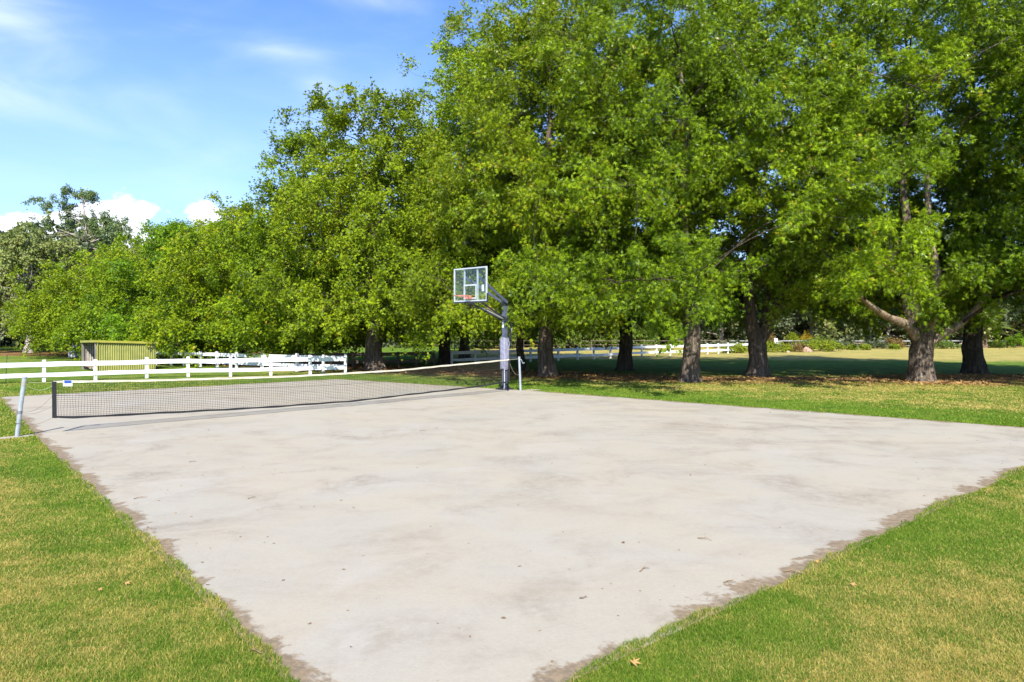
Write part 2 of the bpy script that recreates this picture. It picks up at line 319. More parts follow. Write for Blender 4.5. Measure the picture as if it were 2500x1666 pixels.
# ------------------------------------------------------------------ court, lawn
C0 = np.array([-0.60, 3.13]); C1 = np.array([11.13, 13.18]); L_ = np.array([-8.8, 12.86]); N_ = np.array([0.38, 22.15]); C2 = np.array([-14.75, 19.95]); C3 = np.array([-6.7, 26.95])
outline = np.array([C0, C1, N_, C3, C2, L_])
def court_dist(x, y):
    """signed metres to the court's edge, positive outside"""
    x = np.asarray(x, float); y = np.asarray(y, float); p = np.stack([x, y], -1); best = np.full(x.shape, 1e9); ins = np.ones(x.shape, bool)
    inside = np.zeros(x.shape, bool); n = len(outline)
    for i in range(n):
        a, b = outline[i], outline[(i + 1) % n]; e = b - a
        tt = np.clip(((p - a) @ e) / (e @ e), 0, 1); dd = np.linalg.norm(p - (a + tt[..., None] * e), axis=-1); best = np.minimum(best, dd)
        cond = ((a[1] > y) != (b[1] > y)); xi = a[0] + (y - a[1]) / (b[1] - a[1] + 1e-12) * e[0]
        inside ^= cond & (x < xi)
    return np.where(inside, -best, best)
ROW = np.array([[34, 24.0], [15.2, 26.4], [6.6, 27.2], [1.0, 30.5], [-6.5, 34.2], [-13, 38], [-22, 44], [-32, 52]])
def row_dist(x, y):
    p = np.stack([x, y], -1); best = np.full(np.shape(x), 1e9); sg = np.zeros(np.shape(x))
    for a, b in zip(ROW[:-1], ROW[1:]):
        e = b - a; tt = np.clip(((p - a) @ e) / (e @ e), 0, 1); q = a + tt[..., None] * e; dd = np.linalg.norm(p - q, axis=-1)
        s_ = np.sign(e[0] * (p[..., 1] - a[1]) - e[1] * (p[..., 0] - a[0])); m = dd < best; best = np.where(m, dd, best); sg = np.where(m, -s_, sg)
    return best * sg      # negative on the court side
def sst(x, a, b):
    q = np.clip((x - a) / (b - a), 0, 1); return q * q * (3 - 2 * q)
def fields(x, y):
    e = court_dist(x, y); r = row_dist(x, y)
    back = sst(y - (16 - 0.55 * x), -2, 2)          # the strip between court and trees
    near = 0.18 + 0.48 * sst(e, 0.15, 1.5) * (1 - 0.35 * sst(x, 0, 4))
    bk = -0.25 + 0.72 * sst(e, 0.8, 4.2)
    dry = near * (1 - back) + bk * back
    beh = sst(r, 1.0, 4.0); dry = dry * (1 - beh) + (-0.15) * beh
    far = sst(y + 0.12 * x, 41, 47) * sst(x, -6, -2); dry = dry * (1 - far) + 0.8 * far
    leftlawn = sst(-x - 0.25 * y, 2.5, 5.5) * sst(y, 20, 23); dry = dry * (1 - leftlawn) + 0.12 * leftlawn
    lit = np.exp(-((r + 0.5) / 2.7) ** 2) * 0.85
    lit = np.maximum(lit, 0.75 * sst(y, 47, 50) * sst(-x, 16, 20) * (1 - sst(y, 58, 62)))
    lit = np.maximum(lit, 0.48 * np.exp(-((y - (25.2 + (x + 17) * 0.55)) / 0.5) ** 2) * sst(-x, 8.0, 9.0))
    return e, dry, lit
def edge_jit(x, y): return 0.035 + 0.035 * np.sin(x * 2.1 + y * 1.3) + 0.02 * np.sin(x * 5.3 - y * 3.9 + 1) + 0.015 * np.sin(x * 13.1 + y * 9.7) + 0.012 * np.sin(x * 29 - y * 23)
def axis(lo, hi, step, outlo, outhi):
    a = np.arange(lo, hi, step); g = 1.35; l = []; r_ = []; s_ = step; q = lo
    while q > outlo: s_ *= g; q -= s_; l.append(q)
    s_ = step; q = a[-1]
    while q < outhi: s_ *= g; q += s_; r_.append(q)
    return np.concatenate([l[::-1], a, r_])
gx = axis(-30, 30, 0.33, -700, 700); gy = axis(-4, 62, 0.33, -400, 1200)
X, Y = np.meshgrid(gx, gy); nx, ny = len(gx), len(gy)
e_, dry_, lit_ = fields(X.ravel(), Y.ravel())
i = np.arange(ny - 1)[:, None] * nx; j = np.arange(nx - 1)[None, :]
fq = np.stack([i + j, i + j + 1, i + nx + j + 1, i + nx + j], -1).reshape(-1, 4)
gb = MB().add(np.stack([X.ravel(), Y.ravel(), np.zeros(X.size)], -1), fq, dry=dry_, litter=lit_)
tagit(gb.build('lawn', M['ground']), 'mown lawn of green and dry straw coloured grass', 'lawn', kind='structure')

rng = np.random.default_rng(3)
us = np.linspace(0, 1, 90); vs = np.concatenate([np.linspace(0, .5, 80), np.linspace(.5, 1, 50)[1:]])
def cq(u, v):
    if v <= .5: a = C0 + (L_ - C0) * (v / .5); b = C1 + (N_ - C1) * (v / .5)
    else: a = L_ + (C2 - L_) * ((v - .5) / .5); b = N_ + (C3 - N_) * ((v - .5) / .5)
    return a + (b - a) * u
pv = np.array([cq(u, v) for v in vs for u in us]); nu = len(us)
i = np.arange(len(vs) - 1)[:, None] * nu; j = np.arange(nu - 1)[None, :]
fq = np.stack([i + j, i + nu + j, i + nu + j + 1, i + j + 1][::-1], -1).reshape(-1, 4)
cb = MB().add(np.column_stack([pv, np.full(len(pv), 0.008)]), fq, edge=np.abs(np.minimum(court_dist(pv[:, 0], pv[:, 1]), 0)))
ring = [cq(u, 0) for u in us] + [cq(1, v) for v in vs[1:]] + [cq(u, 1) for u in us[::-1][1:]] + [cq(0, v) for v in vs[::-1][1:-1]]
ring = np.array(ring); nr = len(ring); sv = np.vstack([np.column_stack([ring, np.full(nr, 0.008)]), np.column_stack([ring, np.full(nr, -0.1)])])
cb.add(sv, [[k, k + nr, (k + 1) % nr + nr, (k + 1) % nr] for k in range(nr)], edge=0.0)
tagit(cb.build('concrete_court', M['concrete']), 'pale concrete sports slab with grey stains and dirty edges', 'court', kind='structure')
A_ = np.array([-9.03, 12.69]); B_ = np.array([0.271, 21.935]); D_ = (B_ - A_) / np.linalg.norm(B_ - A_); NL = np.linalg.norm(B_ - A_)
for ctr, ln, wd, nm in ((A_ - D_ * 0.65 + np.array([.03, .02]), 1.75, 0.2, 'left'), (B_ + D_ * 0.25 + np.array([.05, -.1]), 0.9, 0.34, 'right')):
    pb = MB().box((ctr[0], ctr[1], -0.03), (ln, wd, 0.090), rz=math.atan2(D_[1], D_[0]))
    tagit(pb.build('footing_strip', M['pad']), 'narrow concrete strip running out from the court to the %s net post' % nm, 'footing', kind='structure')

# short turf blades, dense near the camera
def blades(n, dmin, dmax, h, wd, seed, zoff=0.0, mode='near'):
    g = np.random.default_rng(seed)
    d = dmin * (dmax / dmin) ** g.random(n) if mode == 'near' else dmin + (dmax - dmin) * g.random(n)
    x = (g.random(n) * 2 - 1) * d * 0.80; e = court_dist(x, d)
    jit = edge_jit(x, d)
    keep = (e + jit > 0.0) & (np.abs((x - A_[0]) * D_[1] - (d - A_[1]) * D_[0]) > 0.11)
    x, d, e = x[keep], d[keep], e[keep]; n = len(x)
    sc = np.clip(d / 6, 0.75, 2.4); th = g.random(n) * 2 * math.pi; hh = h * (0.5 + g.random(n)) * (1 + 0.35 * np.exp(-e / 0.15)); ww = wd * sc * (0.6 + 0.8 * g.random(n))
    lean = hh * (0.3 + 0.9 * g.random(n)); dx, dy = np.cos(th), np.sin(th); lt = g.random(n) * 2 * math.pi; lx, ly = np.cos(lt) * lean, np.sin(lt) * lean
    z = np.where(e < 0, 0.008, 0.0)
    b0 = np.stack([x - dx * ww, d - dy * ww, z], -1); b1 = np.stack([x + dx * ww, d + dy * ww, z], -1)
    m0 = np.stack([x - dx * ww * .8 + lx * .35, d - dy * ww * .8 + ly * .35, z + hh * .6], -1); m1 = np.stack([x + dx * ww * .8 + lx * .35, d + dy * ww * .8 + ly * .35, z + hh * .6], -1)
    tp = np.stack([x + lx, d + ly, z + hh * .95], -1)
    v = np.stack([b0, b1, m1, m0, tp], 1).reshape(-1, 3); k = np.arange(n)[:, None] * 5
    _, dr, li = fields(x, d); vr = g.random(n)
    keepl = np.repeat(True, n)
    mb = MB(); mb.add(v, k + np.array([[0, 1, 2, 3]]), var=np.repeat(vr, 5), dry=np.repeat(dr, 5), litter=np.repeat(li, 5))
    mb.f[3].append(k + np.array([[3, 2, 4]])); mb.fm[3].append(np.zeros(n, np.int32)); return mb
mb1 = blades(1050000, 3.4, 15.0, 0.018, 0.0018, 11)
mb2 = blades(160000, 12.0, 26.0, 0.026, 0.004, 12, mode='far')
tagit(mb1.build('grass', M['blade']), 'short green and straw coloured turf beside the concrete', 'grass', kind='stuff')
tagit(mb2.build('grass', M['blade']), 'short turf between the court and the trees', 'grass', kind='stuff')

# ------------------------------------------------------------------ foliage
def unit(a): return a / (np.linalg.norm(a, axis=-1, keepdims=True) + 1e-9)
STAR = np.array([[0, 0, 0], [-.56, .10, -.1], [-.15, .20, 0.02], [-.50, .68, -.13], [-.105, .44, 0.02], [0, 1.08, -.16], [.105, .44, 0.02], [.50, .68, -.13], [.15, .20, 0.02], [.56, .10, -.1]])
STAR_F = np.array([[0, k + 1, k] for k in range(1, 9)])
TRI = np.array([[0, 0, 0], [-.48, .35, -.05], [-.16, .5, .02], [0, 1, -.08], [.16, .5, .02], [.48, .35, -.05]])
TRI_F = np.array([[0, 2, 1], [0, 3, 2], [0, 4, 3], [0, 5, 4]])
LANCE = np.array([[0, 0, 0], [-.14, .4, 0], [0, 1, -.1], [.14, .4, 0]]); LANCE_F = np.array([[0, 2, 1], [0, 3, 2]])
BLOB = np.array([[0, 0, 0], [-.35, .45, .05], [0, 1, -.05], [.35, .45, .05]]); BLOB_F = LANCE_F
def leaves(mb, p, tip, nrm, size, var, clump, shape=STAR, faces=STAR_F, mat=0):
    tip = np.broadcast_to(tip, p.shape); nrm = np.broadcast_to(nrm, p.shape); tip = unit(tip); x = unit(np.cross(tip, nrm)); n = np.cross(x, tip); k = len(shape)
    v = p[:, None, :] + size[:, None, None] * (shape[None, :, 0, None] * x[:, None, :] + shape[None, :, 1, None] * tip[:, None, :] + shape[None, :, 2, None] * n[:, None, :])
    f = (np.arange(len(p))[:, None, None] * k + faces[None]).reshape(-1, 3)
    mb.add(v.reshape(-1, 3), f, mat, var=np.repeat(var, k), clump=np.repeat(clump, k))
def curve(a, b, n, g, bend=0.12, sag=0.0):
    a = np.array(a, float); b = np.array(b, float); t = np.linspace(0, 1, n)[:, None]; L = np.linalg.norm(b - a)
    off = g.normal(size=3) * bend * L; off2 = g.normal(size=3) * bend * L * 0.4
    return a + (b - a) * t + off * np.sin(t * math.pi) + off2 * np.sin(2 * t * math.pi) + np.array([0, 0, sag * L]) * np.sin(t * math.pi)

def sprays(mb, c, out, g, nsp=8, nl=14, L=(0.45, 0.95), droop=0.35, size=(0.13, 0.2), shape=STAR, faces=STAR_F, cl=None, up=0.7, down=0.35):
    """leafy sprays round each clump centre c"""
    m = len(c); sd = unit(out[:, None, :] * 0.75 + g.normal(size=(m, nsp, 3)) * 0.75 + np.array([0, 0, 0.05])); ln = L[0] + (L[1] - L[0]) * g.random((m, nsp, 1, 1))
    s_ = 0.12 + 0.9 * g.random((m, nsp, nl, 1)) ** 0.8
    p = c[:, None, None, :] + sd[:, :, None, :] * ln * s_ + np.array([0, 0, -1.0]) * droop * ln * s_ ** 2 + g.normal(size=(m, nsp, nl, 3)) * 0.085
    tip = sd[:, :, None, :] * 0.6 + g.normal(size=(m, nsp, nl, 3)) * 0.65 + np.array([0, 0, -down])
    nrm = np.array([0, 0, up]) + out[:, None, None, :] * 0.7 + g.normal(size=(m, nsp, nl, 3)) * 0.75
    N = m * nsp * nl
    if cl is None: cl = g.random(m)
    clv = np.repeat(cl, nsp * nl) + np.repeat(g.normal(size=m * nsp) * 0.12, nl)
    leaves(mb, p.reshape(-1, 3), tip.reshape(-1, 3), nrm.reshape(-1, 3), size[0] + (size[1] - size[0]) * g.random(N), g.random(N), np.clip(clv, 0, 1), shape, faces)
    return sd, ln

def flute(amp, k, ph, flare=0.9, fh=0.35):
    def f(a, z):
        lob = 0.5 + 0.5 * np.sin(a * k + ph + 0.5 * np.sin(a * 2 + ph))
        fl = np.exp(-np.maximum(z, 0) / fh)
        return 1 + amp * np.sin(a * k + ph + z * 0.4) + amp * 0.6 * np.sin(a * (2 * k + 1) + z * 1.3) + flare * fl * (0.35 + 0.9 * lob) + 0.05 * np.sin(z * 4.1 + a * 3) + 0.04 * np.sin(z * 9 - a * 2)
    return f

def tree(px=None, py=None, loc=None, H=17, Rr=5.5, z0=2.2, tr=0.4, seed=1, nb=62, per=8, lean=(0, 0), shape='star', mat='leaf', bark='bark', limbs=None, fork=None,
         label='', group='broad leafed trees in rows behind the court', top=0.6, size=(0.105, 0.172), nl=20, peak=0.28, trunk_top=None, holes=0.0, keepbox=None, name='broadleaf_tree', rx=1.0, fy=1.05, twopeak=None):
    g = np.random.default_rng(seed); base = G(px, py) if loc is None else Vector((loc[0], loc[1], 0))
    t = empty(name, base, label, 'tree', group)
    sh, fc = (STAR, STAR_F) if shape == 'star' else (TRI, TRI_F)
    # envelope
    ph = g.random(6) * 6.28
    def env(th, q):
        r = np.where(q < peak, 0.62 + 0.38 * np.sin(np.clip(q / peak, 0, 1) * math.pi / 2), np.clip(1 - (q - peak) / (1 - peak), 0, 1) ** top)
        r = r * (1 + 0.13 * np.sin(th * 3 + ph[0] + q * 5) + 0.10 * np.sin(th * 5 + ph[1] - q * 9) + 0.08 * np.sin(q * 17 + ph[2] + th * 2))
        return Rr * r
    q = g.random(nb * 3) ** 0.85; th = g.random(nb * 3) * 6.283
    rad = env(th, q) * (0.55 + 0.45 * g.random(nb * 3) ** 0.5) * np.where(g.random(nb * 3) < 0.22, 0.55, 1.0)
    bz = z0 + q * (H - z0 - 0.5)
    low = z0 + (1 - rad / Rr) * 2.6 * np.exp(-q * 3)
    bz = np.maximum(bz, low)
    bc = np.stack([rad * np.cos(th) * rx + lean[0] * bz / H, rad * np.sin(th) + lean[1] * bz / H, bz], -1)
    bc[:, 1] *= np.where(bc[:, 1] < 0, fy, 1)
    # spread: greedy pick of boughs far from each other
    pick = [0]; dmin = np.linalg.norm(bc - bc[0], axis=1)
    while len(pick) < nb: k = int(np.argmax(dmin * (0.7 + 0.6 * g.random(len(dmin))))); pick.append(k); dmin = np.minimum(dmin, np.linalg.norm(bc - bc[k], axis=1))
    bc = bc[pick]
    if holes:
        bc = bc[g.random(len(bc)) > holes]
    if keepbox is not None: bc = bc[~keepbox(bc)]
    sk = max(10, nb // 4); ths = (np.arange(sk) + 0.5 * g.random(sk)) / sk * 6.283; rs = Rr * (0.74 + 0.26 * g.random(sk)); zs = z0 + 0.2 + 1.5 * g.random(sk)
    sk_ = np.stack([rs * np.cos(ths) * rx, rs * np.sin(ths) * np.where(np.sin(ths) < 0, 1.1 * fy, 1), zs], -1)
    if keepbox is not None: sk_ = sk_[~keepbox(sk_)]
    bc = np.vstack([bc, sk_]); nbb = len(bc)
    if twopeak:
        for (dx_, dy_, zz) in twopeak: bc = np.vstack([bc, [[dx_, dy_, zz - 0.6], [dx_, dy_, zz - 1.4]]]); nbb += 2
    ax = np.stack([lean[0] * bc[:, 2] / H, lean[1] * bc[:, 2] / H, np.minimum(bc[:, 2] - 0.5, H * 0.75)], -1)
    bout = unit(bc - ax + np.array([0, 0, 0.15]))
    cc = bc[:, None, :] + g.normal(size=(nbb, per, 3)) * np.array([0.85, 0.85, 0.5]) + bout[:, None, :] * (g.random((nbb, per, 1)) - 0.4) * 1.3
    cc = cc.reshape(-1, 3); co = unit(np.repeat(bout, per, 0) + g.normal(size=cc.shape) * 0.35)
    cc[:, 2] = np.clip(cc[:, 2], max(0.35, z0 - 0.5), H - 0.3 - 0.5 * g.random(len(cc)))
    if keepbox is not None: kk = ~keepbox(cc); cc = cc[kk]; co = co[kk]; bidx = np.repeat(np.arange(nbb), per)[kk]
    else: bidx = np.repeat(np.arange(nbb), per)
    hue = np.clip(0.5 + 0.22 * np.sin(bc[:, 2] * 0.9 + ph[3]) + g.normal(size=nbb) * 0.16 + 0.10 * (bc[:, 2] / H - 0.5), 0, 1)
    cb_ = MB(); sprays(cb_, cc, co, g, 8, nl, size=size, shape=sh, faces=fc, cl=hue[bidx])
    crown = cb_.build('crown', M[mat], t)
    # trunk and limbs
    tb = MB(); ztop = trunk_top or H * 0.8
    zz = np.concatenate([np.arange(-0.1, 3.0, 0.12), np.linspace(3.0, ztop, 14)]); wob = np.stack([0.10 * np.sin(zz * .9 + ph[4]) * np.clip(zz, 0, 1), 0.10 * np.sin(zz * .7 + ph[5]) * np.clip(zz, 0, 1)], -1)
    pts = np.column_stack([lean[0] * np.clip(zz, 0, None) / H + wob[:, 0], lean[1] * np.clip(zz, 0, None) / H + wob[:, 1], zz])
    rr = tr * (1 - 0.88 * np.clip(zz / ztop, 0, 1) ** 0.8)
    fkz = fork
    if fork: m = zz <= fork; pts = pts[m]; rr = tr * (1 - 0.18 * np.clip(zz[m] / fork, 0, 1))
    tb.tube(pts, rr, 28, flute=flute(0.05, 5, ph[0], 0.36, 0.25))
    mains = [(pts, rr)]
    for lm in (limbs or []):
        lp = np.array(lm[0], float); tt = np.linspace(0, 1, len(lp)); t2 = np.linspace(0, 1, len(lp) * 5)
        cpts = np.stack([np.interp(t2, tt, lp[:, k]) for k in range(3)], -1)
        for _ in range(3): cpts[1:-1] = (cpts[:-2] + cpts[1:-1] * 2 + cpts[2:]) / 4
        lr = np.interp(t2, [0, 1], [lm[1], lm[2]]) * (1 + 0.06 * np.sin(t2 * 23))
        tb.tube(cpts, lr, 16, mat=1 if len(lm) > 3 else 0, flute=flute(0.05, 4, 1.0, 0, 1)); mains.append((cpts, lr))
    allp = np.concatenate([m_[0] for m_ in mains]); allr = np.concatenate([m_[1] for m_ in mains])
    joint = []
    order = np.argsort(np.linalg.norm(bc[:, :2], axis=1))
    for k in order:
        b = bc[k]; dd = np.linalg.norm(allp - b, axis=1) + 2.0 * np.maximum(0, allp[:, 2] - (b[2] - 0.45 * np.linalg.norm(b[:2] - allp[:, :2], axis=1))) + np.where(allp[:, 2] < (2.6 if not fork else 1.8), 50, 0)
        a = int(np.argmin(dd)); L = np.linalg.norm(b - allp[a]); r0 = min(allr[a] * 0.55, 0.03 + 0.022 * L)
        cpts = curve(allp[a], b, 8, g, 0.06, 0.05); lr = np.linspace(max(r0, 0.02), 0.014, 8); tb.tube(cpts, lr, 6, mat=2, cap=False)
        allp = np.concatenate([allp, cpts[3:]]); allr = np.concatenate([allr, lr[3:]])
    for c_, bi in zip(cc, bidx):
        tb.tube(curve(bc[bi], c_ + (c_ - bc[bi]) * 0.3, 4, g, 0.08), [0.011, 0.009, 0.006, 0.003], 3, mat=2, cap=False)
    tb.build('trunk', [M[bark], M['bark_limb'], M['bark_dark']], t, smooth=True)
    return t

# --- the tree rows. front row then back row, right to left
def T8_clear(p):   # open space round the low fork
    return (np.abs(p[:, 0] + 0.0) < 2.6) & (p[:, 1] < 1.5) & (p[:, 2] < 5.2) & (p[:, 2] < 3.3 + 0.8 * (2.6 - np.abs(p[:, 0])))
tree(2250, 932, H=17.5, Rr=5.9, fy=1.28, z0=3.0, tr=0.42, seed=8, nb=74, fork=1.85, keepbox=lambda p: T8_clear(p) | ((np.abs(p[:, 0] + 0.1) < 1.4 - 0.22 * p[:, 1]) & (p[:, 1] < 0.8) & (p[:, 2] < 6.8)) | ((p[:, 0] < -5) & (p[:, 2] < 5)),
     limbs=[([(0.0, 0, 1.5), (-0.25, 0.1, 2.3), (-0.45, 0.2, 3.6), (-0.35, 0.2, 5.2), (-0.6, 0.3, 7.5), (-0.3, 0.3, 12)], 0.36, 0.07),
            ([(0.1, 0, 1.6), (0.35, -0.1, 2.6), (0.55, -0.1, 3.7), (0.25, 0, 5.5), (0.3, 0.2, 9)], 0.26, 0.06, 1),
            ([(-0.05, 0, 1.5), (-0.75, -0.3, 2.15), (-1.6, -0.7, 2.35), (-2.7, -1.2, 2.9), (-3.8, -1.6, 3.9)], 0.20, 0.05, 1),
            ([(0.1, 0, 1.35), (0.75, -0.2, 1.75), (1.35, -0.3, 2.2), (2.1, -0.3, 3.0), (3.0, -0.3, 4.3)], 0.17, 0.05, 1)],
     label='thick trunked tree forking low, with a big bare limb reaching left and another right')
tree(1684, 932, keepbox=lambda p: (p[:, 0] > 0.7 + 0.32 * p[:, 1]) & (p[:, 0] > -0.8) & (p[:, 2] < 5.0), H=16.3, fy=1.12, Rr=5.4, z0=2.1, tr=0.335, seed=6, nb=70, mat='leaf', lean=(-0.4, 0), label='tree with straight flared trunk in front of the white fence, leaves hanging low over it')
tree(1338, 918, H=16.0, Rr=5.0, z0=2.5, tr=0.36, seed=4, nb=66, mat='leaf_y', label='broad trunked tree just right of the basketball pole')
tree(917, 903, H=13.3, Rr=4.1, z0=1.9, tr=0.44, seed=21, nb=62, shape='tri', mat='leaf_y', top=0.75, nl=21, label='yellow green tree with sun flecked thick trunk beside the fence corner', twopeak=[(-1.5, 0, 13.0), (0.8, 0, 13.4)])
tree(1848, 918, H=18.5, Rr=5.2, fy=1.3, z0=2.7, tr=0.40, seed=7, nb=72, fork=1.7, bark='bark', mat='leaf', 
     limbs=[([(-0.05, 0, 1.4), (-0.3, 0, 2.6), (-0.35, 0, 4.2), (-0.1, 0, 6.5), (0, 0, 12)], 0.30, 0.07),
            ([(0.08, 0, 1.4), (0.6, -0.1, 2.4), (1.05, -0.2, 3.6), (1.2, -0.3, 5.5), (1.6, -0.2, 9)], 0.25, 0.06),
            ([(0.1, 0.1, 1.6), (0.45, 0.3, 2.6), (0.75, 0.5, 4.0), (0.9, 0.8, 6)], 0.15, 0.05)],
     keepbox=lambda p: (np.abs(p[:, 0] - 0.3) < 2.2) & (p[:, 1] < 2.0) & (p[:, 2] < 5.4), label='tree whose trunk splits into a wide V just left of the garden bed')
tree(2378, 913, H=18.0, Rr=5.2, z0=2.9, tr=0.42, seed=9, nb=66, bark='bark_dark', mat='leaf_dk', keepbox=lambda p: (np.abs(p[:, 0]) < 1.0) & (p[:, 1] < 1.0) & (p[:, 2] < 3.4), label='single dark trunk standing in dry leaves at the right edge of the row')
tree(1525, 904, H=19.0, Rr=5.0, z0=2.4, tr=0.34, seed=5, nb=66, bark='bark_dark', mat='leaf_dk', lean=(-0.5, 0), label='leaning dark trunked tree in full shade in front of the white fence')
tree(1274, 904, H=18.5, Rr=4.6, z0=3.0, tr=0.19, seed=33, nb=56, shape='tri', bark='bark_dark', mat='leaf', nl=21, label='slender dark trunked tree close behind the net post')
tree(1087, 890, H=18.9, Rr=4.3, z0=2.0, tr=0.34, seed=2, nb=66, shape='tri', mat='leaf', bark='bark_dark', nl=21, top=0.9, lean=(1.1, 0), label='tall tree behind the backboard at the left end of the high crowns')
tree(loc=(21.2, 25.8), fy=1.3, H=17.5, Rr=5.4, z0=2.6, tr=0.4, seed=15, nb=60, mat='leaf', label='tree at the right frame edge with only its outer leaves in view')
tree(728, 893, H=12.3, Rr=3.0, z0=1.0, tr=0.36, seed=14, nb=56, shape='tri', mat='leaf', top=1.15, nl=21, label='tall pointed tree left of the sun flecked trunk, leaves down to the white fence', twopeak=[(0.5, 0, 12.8)])
tree(loc=(-3.0, 44.5), H=15.5, Rr=5.0, z0=2.2, tr=0.36, seed=41, nb=46, shape='tri', mat='leaf', nl=18, size=(.16, .24), label='tree filling the gap far behind the backboard')
tree(583, 888, H=9.0, Rr=3.7, z0=0.8, tr=0.3, seed=13, nb=44, shape='tri', mat='leaf_y', top=0.6, nl=21, label='rounded yellow green tree where the treetops start to rise')
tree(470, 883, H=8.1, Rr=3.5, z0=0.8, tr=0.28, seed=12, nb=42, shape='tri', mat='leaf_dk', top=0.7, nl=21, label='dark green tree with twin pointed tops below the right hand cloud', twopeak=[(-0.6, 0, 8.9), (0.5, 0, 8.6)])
tree(372, 878, H=8.0, Rr=3.7, z0=0.9, tr=0.28, seed=16, nb=42, shape='tri', mat='leaf', top=0.55, nl=21, label='dense green tree behind the right end of the green shed')
tree(288, 872, H=7.5, Rr=3.9, z0=0.9, tr=0.28, seed=17, nb=42, shape='tri', mat='leaf_y', top=0.5, nl=21, label='dense green tree straight above the green shed roof')
tree(205, 868, H=6.0, Rr=3.1, z0=1.2, tr=0.25, seed=18, nb=36, shape='tri', mat='leaf_y', top=0.5, nl=21, label='leftmost bright green tree of the row, beside the open end of the shed')

# --- gum trees at the far left
def gum(loc, H, Rr, seed, nb, label, mat='gum', z0=2.5, bark='bark_pale', size=(0.14, 0.24)):
    g = np.random.default_rng(seed); t = empty('eucalyptus_tree', (loc[0], loc[1], 0), label, 'tree', 'gum trees at the far left')
    q = g.random(nb); th = g.random(nb) * 6.283; r = Rr * np.sqrt(np.clip(1 - (np.abs(q - 0.45) / 0.6) ** 2, 0.05, 1)) * (0.45 + 0.6 * g.random(nb))
    bc = np.stack([r * np.cos(th), r * np.sin(th), z0 + q * (H - z0 - 0.4)], -1); per = 5
    out = unit(bc * np.array([1, 1, 0.3]) + np.array([0, 0, 0.5]))
    cc = (bc[:, None] + g.normal(size=(nb, per, 3)) * np.array([0.8, 0.8, 0.28])).reshape(-1, 3); co = unit(np.repeat(out, per, 0) * 0.4 + g.normal(size=cc.shape) * 0.4 + np.array([0, 0, 0.3]))
    mb = MB(); sprays(mb, cc, co, g, 8, 26, L=(0.4, 0.9), droop=0.5, size=size, shape=LANCE if False else BLOB, faces=BLOB_F, cl=np.repeat(g.random(nb), per), down=0.9, up=0.4); mb.build('crown', M[mat], t)
    tb = MB(); zz = np.linspace(-0.1, H * 0.7, 14); pts = np.column_stack([0.35 * np.sin(zz * 0.5 + seed), 0.3 * np.sin(zz * 0.4), zz]); rr = np.linspace(0.42, 0.07, 14); tb.tube(pts, rr, 10)
    for b in bc:
        a = int(np.clip(np.searchsorted(zz, b[2] * 0.62), 3, 12)); tb.tube(curve(pts[a], b, 7, g, 0.10), np.linspace(min(0.13, rr[a] * .6), 0.02, 7), 5, cap=False)
    tb.build('trunk', M[bark], t, smooth=True); return t
b_ = G(62, 862); gum((b_.x, b_.y), 9.2, 5.0, 51, 46, 'olive green gum tree with drooping foliage at the left frame edge')
b_ = G(175, 858); gum((b_.x, b_.y), 7.2, 3.4, 52, 34, 'lower olive gum tree between the left frame edge and the green row')
b_ = G(-60, 858); gum((b_.x, b_.y), 9.0, 5.0, 53, 36, 'gum tree mostly outside the left frame edge')
# tall thin gum with separate leaf clusters
dg = 72.0; bt = Vector(((207 - 1250) / FPX * dg, dg, 0)); t = empty('eucalyptus_tree', bt, 'tall thin gum tree rising above the others with separate airy leaf clusters', 'tree', 'gum trees at the far left')
g = np.random.default_rng(77); mb = MB(); tb = MB()
cl_ = [(195, 474, 38, 12), (216, 478, 22, 11), (172, 470, 12, 10), (136, 500, 34, 12), (160, 506, 14, 8), (150, 548, 26, 14), (168, 530, 12, 12), (125, 552, 12, 10), (211, 533, 18, 16), (228, 545, 10, 12), (250, 530, 16, 14), (268, 548, 24, 18), (282, 570, 20, 14), (300, 556, 16, 14),
       (192, 588, 10, 14), (236, 595, 22, 16), (262, 590, 16, 12), (80, 548, 14, 10), (95, 560, 12, 8), (313, 575, 8, 8), (222, 560, 10, 8), (240, 570, 8, 6)]
trunk = np.array([P(208, 700, dg), P(208, 630, dg), P(212, 590, dg), (P(207, 545, dg)), P(203, 500, dg), P(198, 474, dg)], float) - np.array(bt)
trunk = np.vstack([[0, 0, -0.1], trunk]); t2 = np.linspace(0, 1, 30); tt = np.linspace(0, 1, len(trunk)); tp = np.stack([np.interp(t2, tt, trunk[:, k]) for k in range(3)], -1); tr_ = np.linspace(0.28, 0.04, 30); tb.tube(tp, tr_, 8)
for (px, py, rw, rh) in cl_:
    c = np.array(P(px, py, dg)) - np.array(bt); rw_ = rw / FPX * dg; rh_ = rh / FPX * dg; dy = g.normal() * rw_ * 0.8; n = int(4 + rw * 0.55)
    cc = c + np.array([0, dy, 0]) + np.clip(g.normal(size=(n, 3)), -1.6, 1.6) * np.array([rw_ * 0.62, rw_ * 0.5, rh_ * 0.62]); co = unit(g.normal(size=cc.shape) * 0.5 + np.array([0, 0, 0.5]))
    sprays(mb, cc, co, g, 6, 9, L=(0.2, 0.5), droop=0.3, size=(0.12, 0.22), shape=BLOB, faces=BLOB_F, cl=np.full(n, g.random()))
    d_ = np.linalg.norm(tp - c, axis=1) + 3 * np.maximum(0, tp[:, 2] - c[2] + 1.0); a = int(np.argmin(d_)); tb.tube(curve(tp[a], c + np.array([0, dy, -rh_ * .4]), 8, g, 0.07), np.linspace(min(0.065, tr_[a]), 0.015, 8), 5, cap=False)
mb.build('crown', M['gum_blue'], t); tb.build('trunk', M['bark_pale'], t, smooth=True)

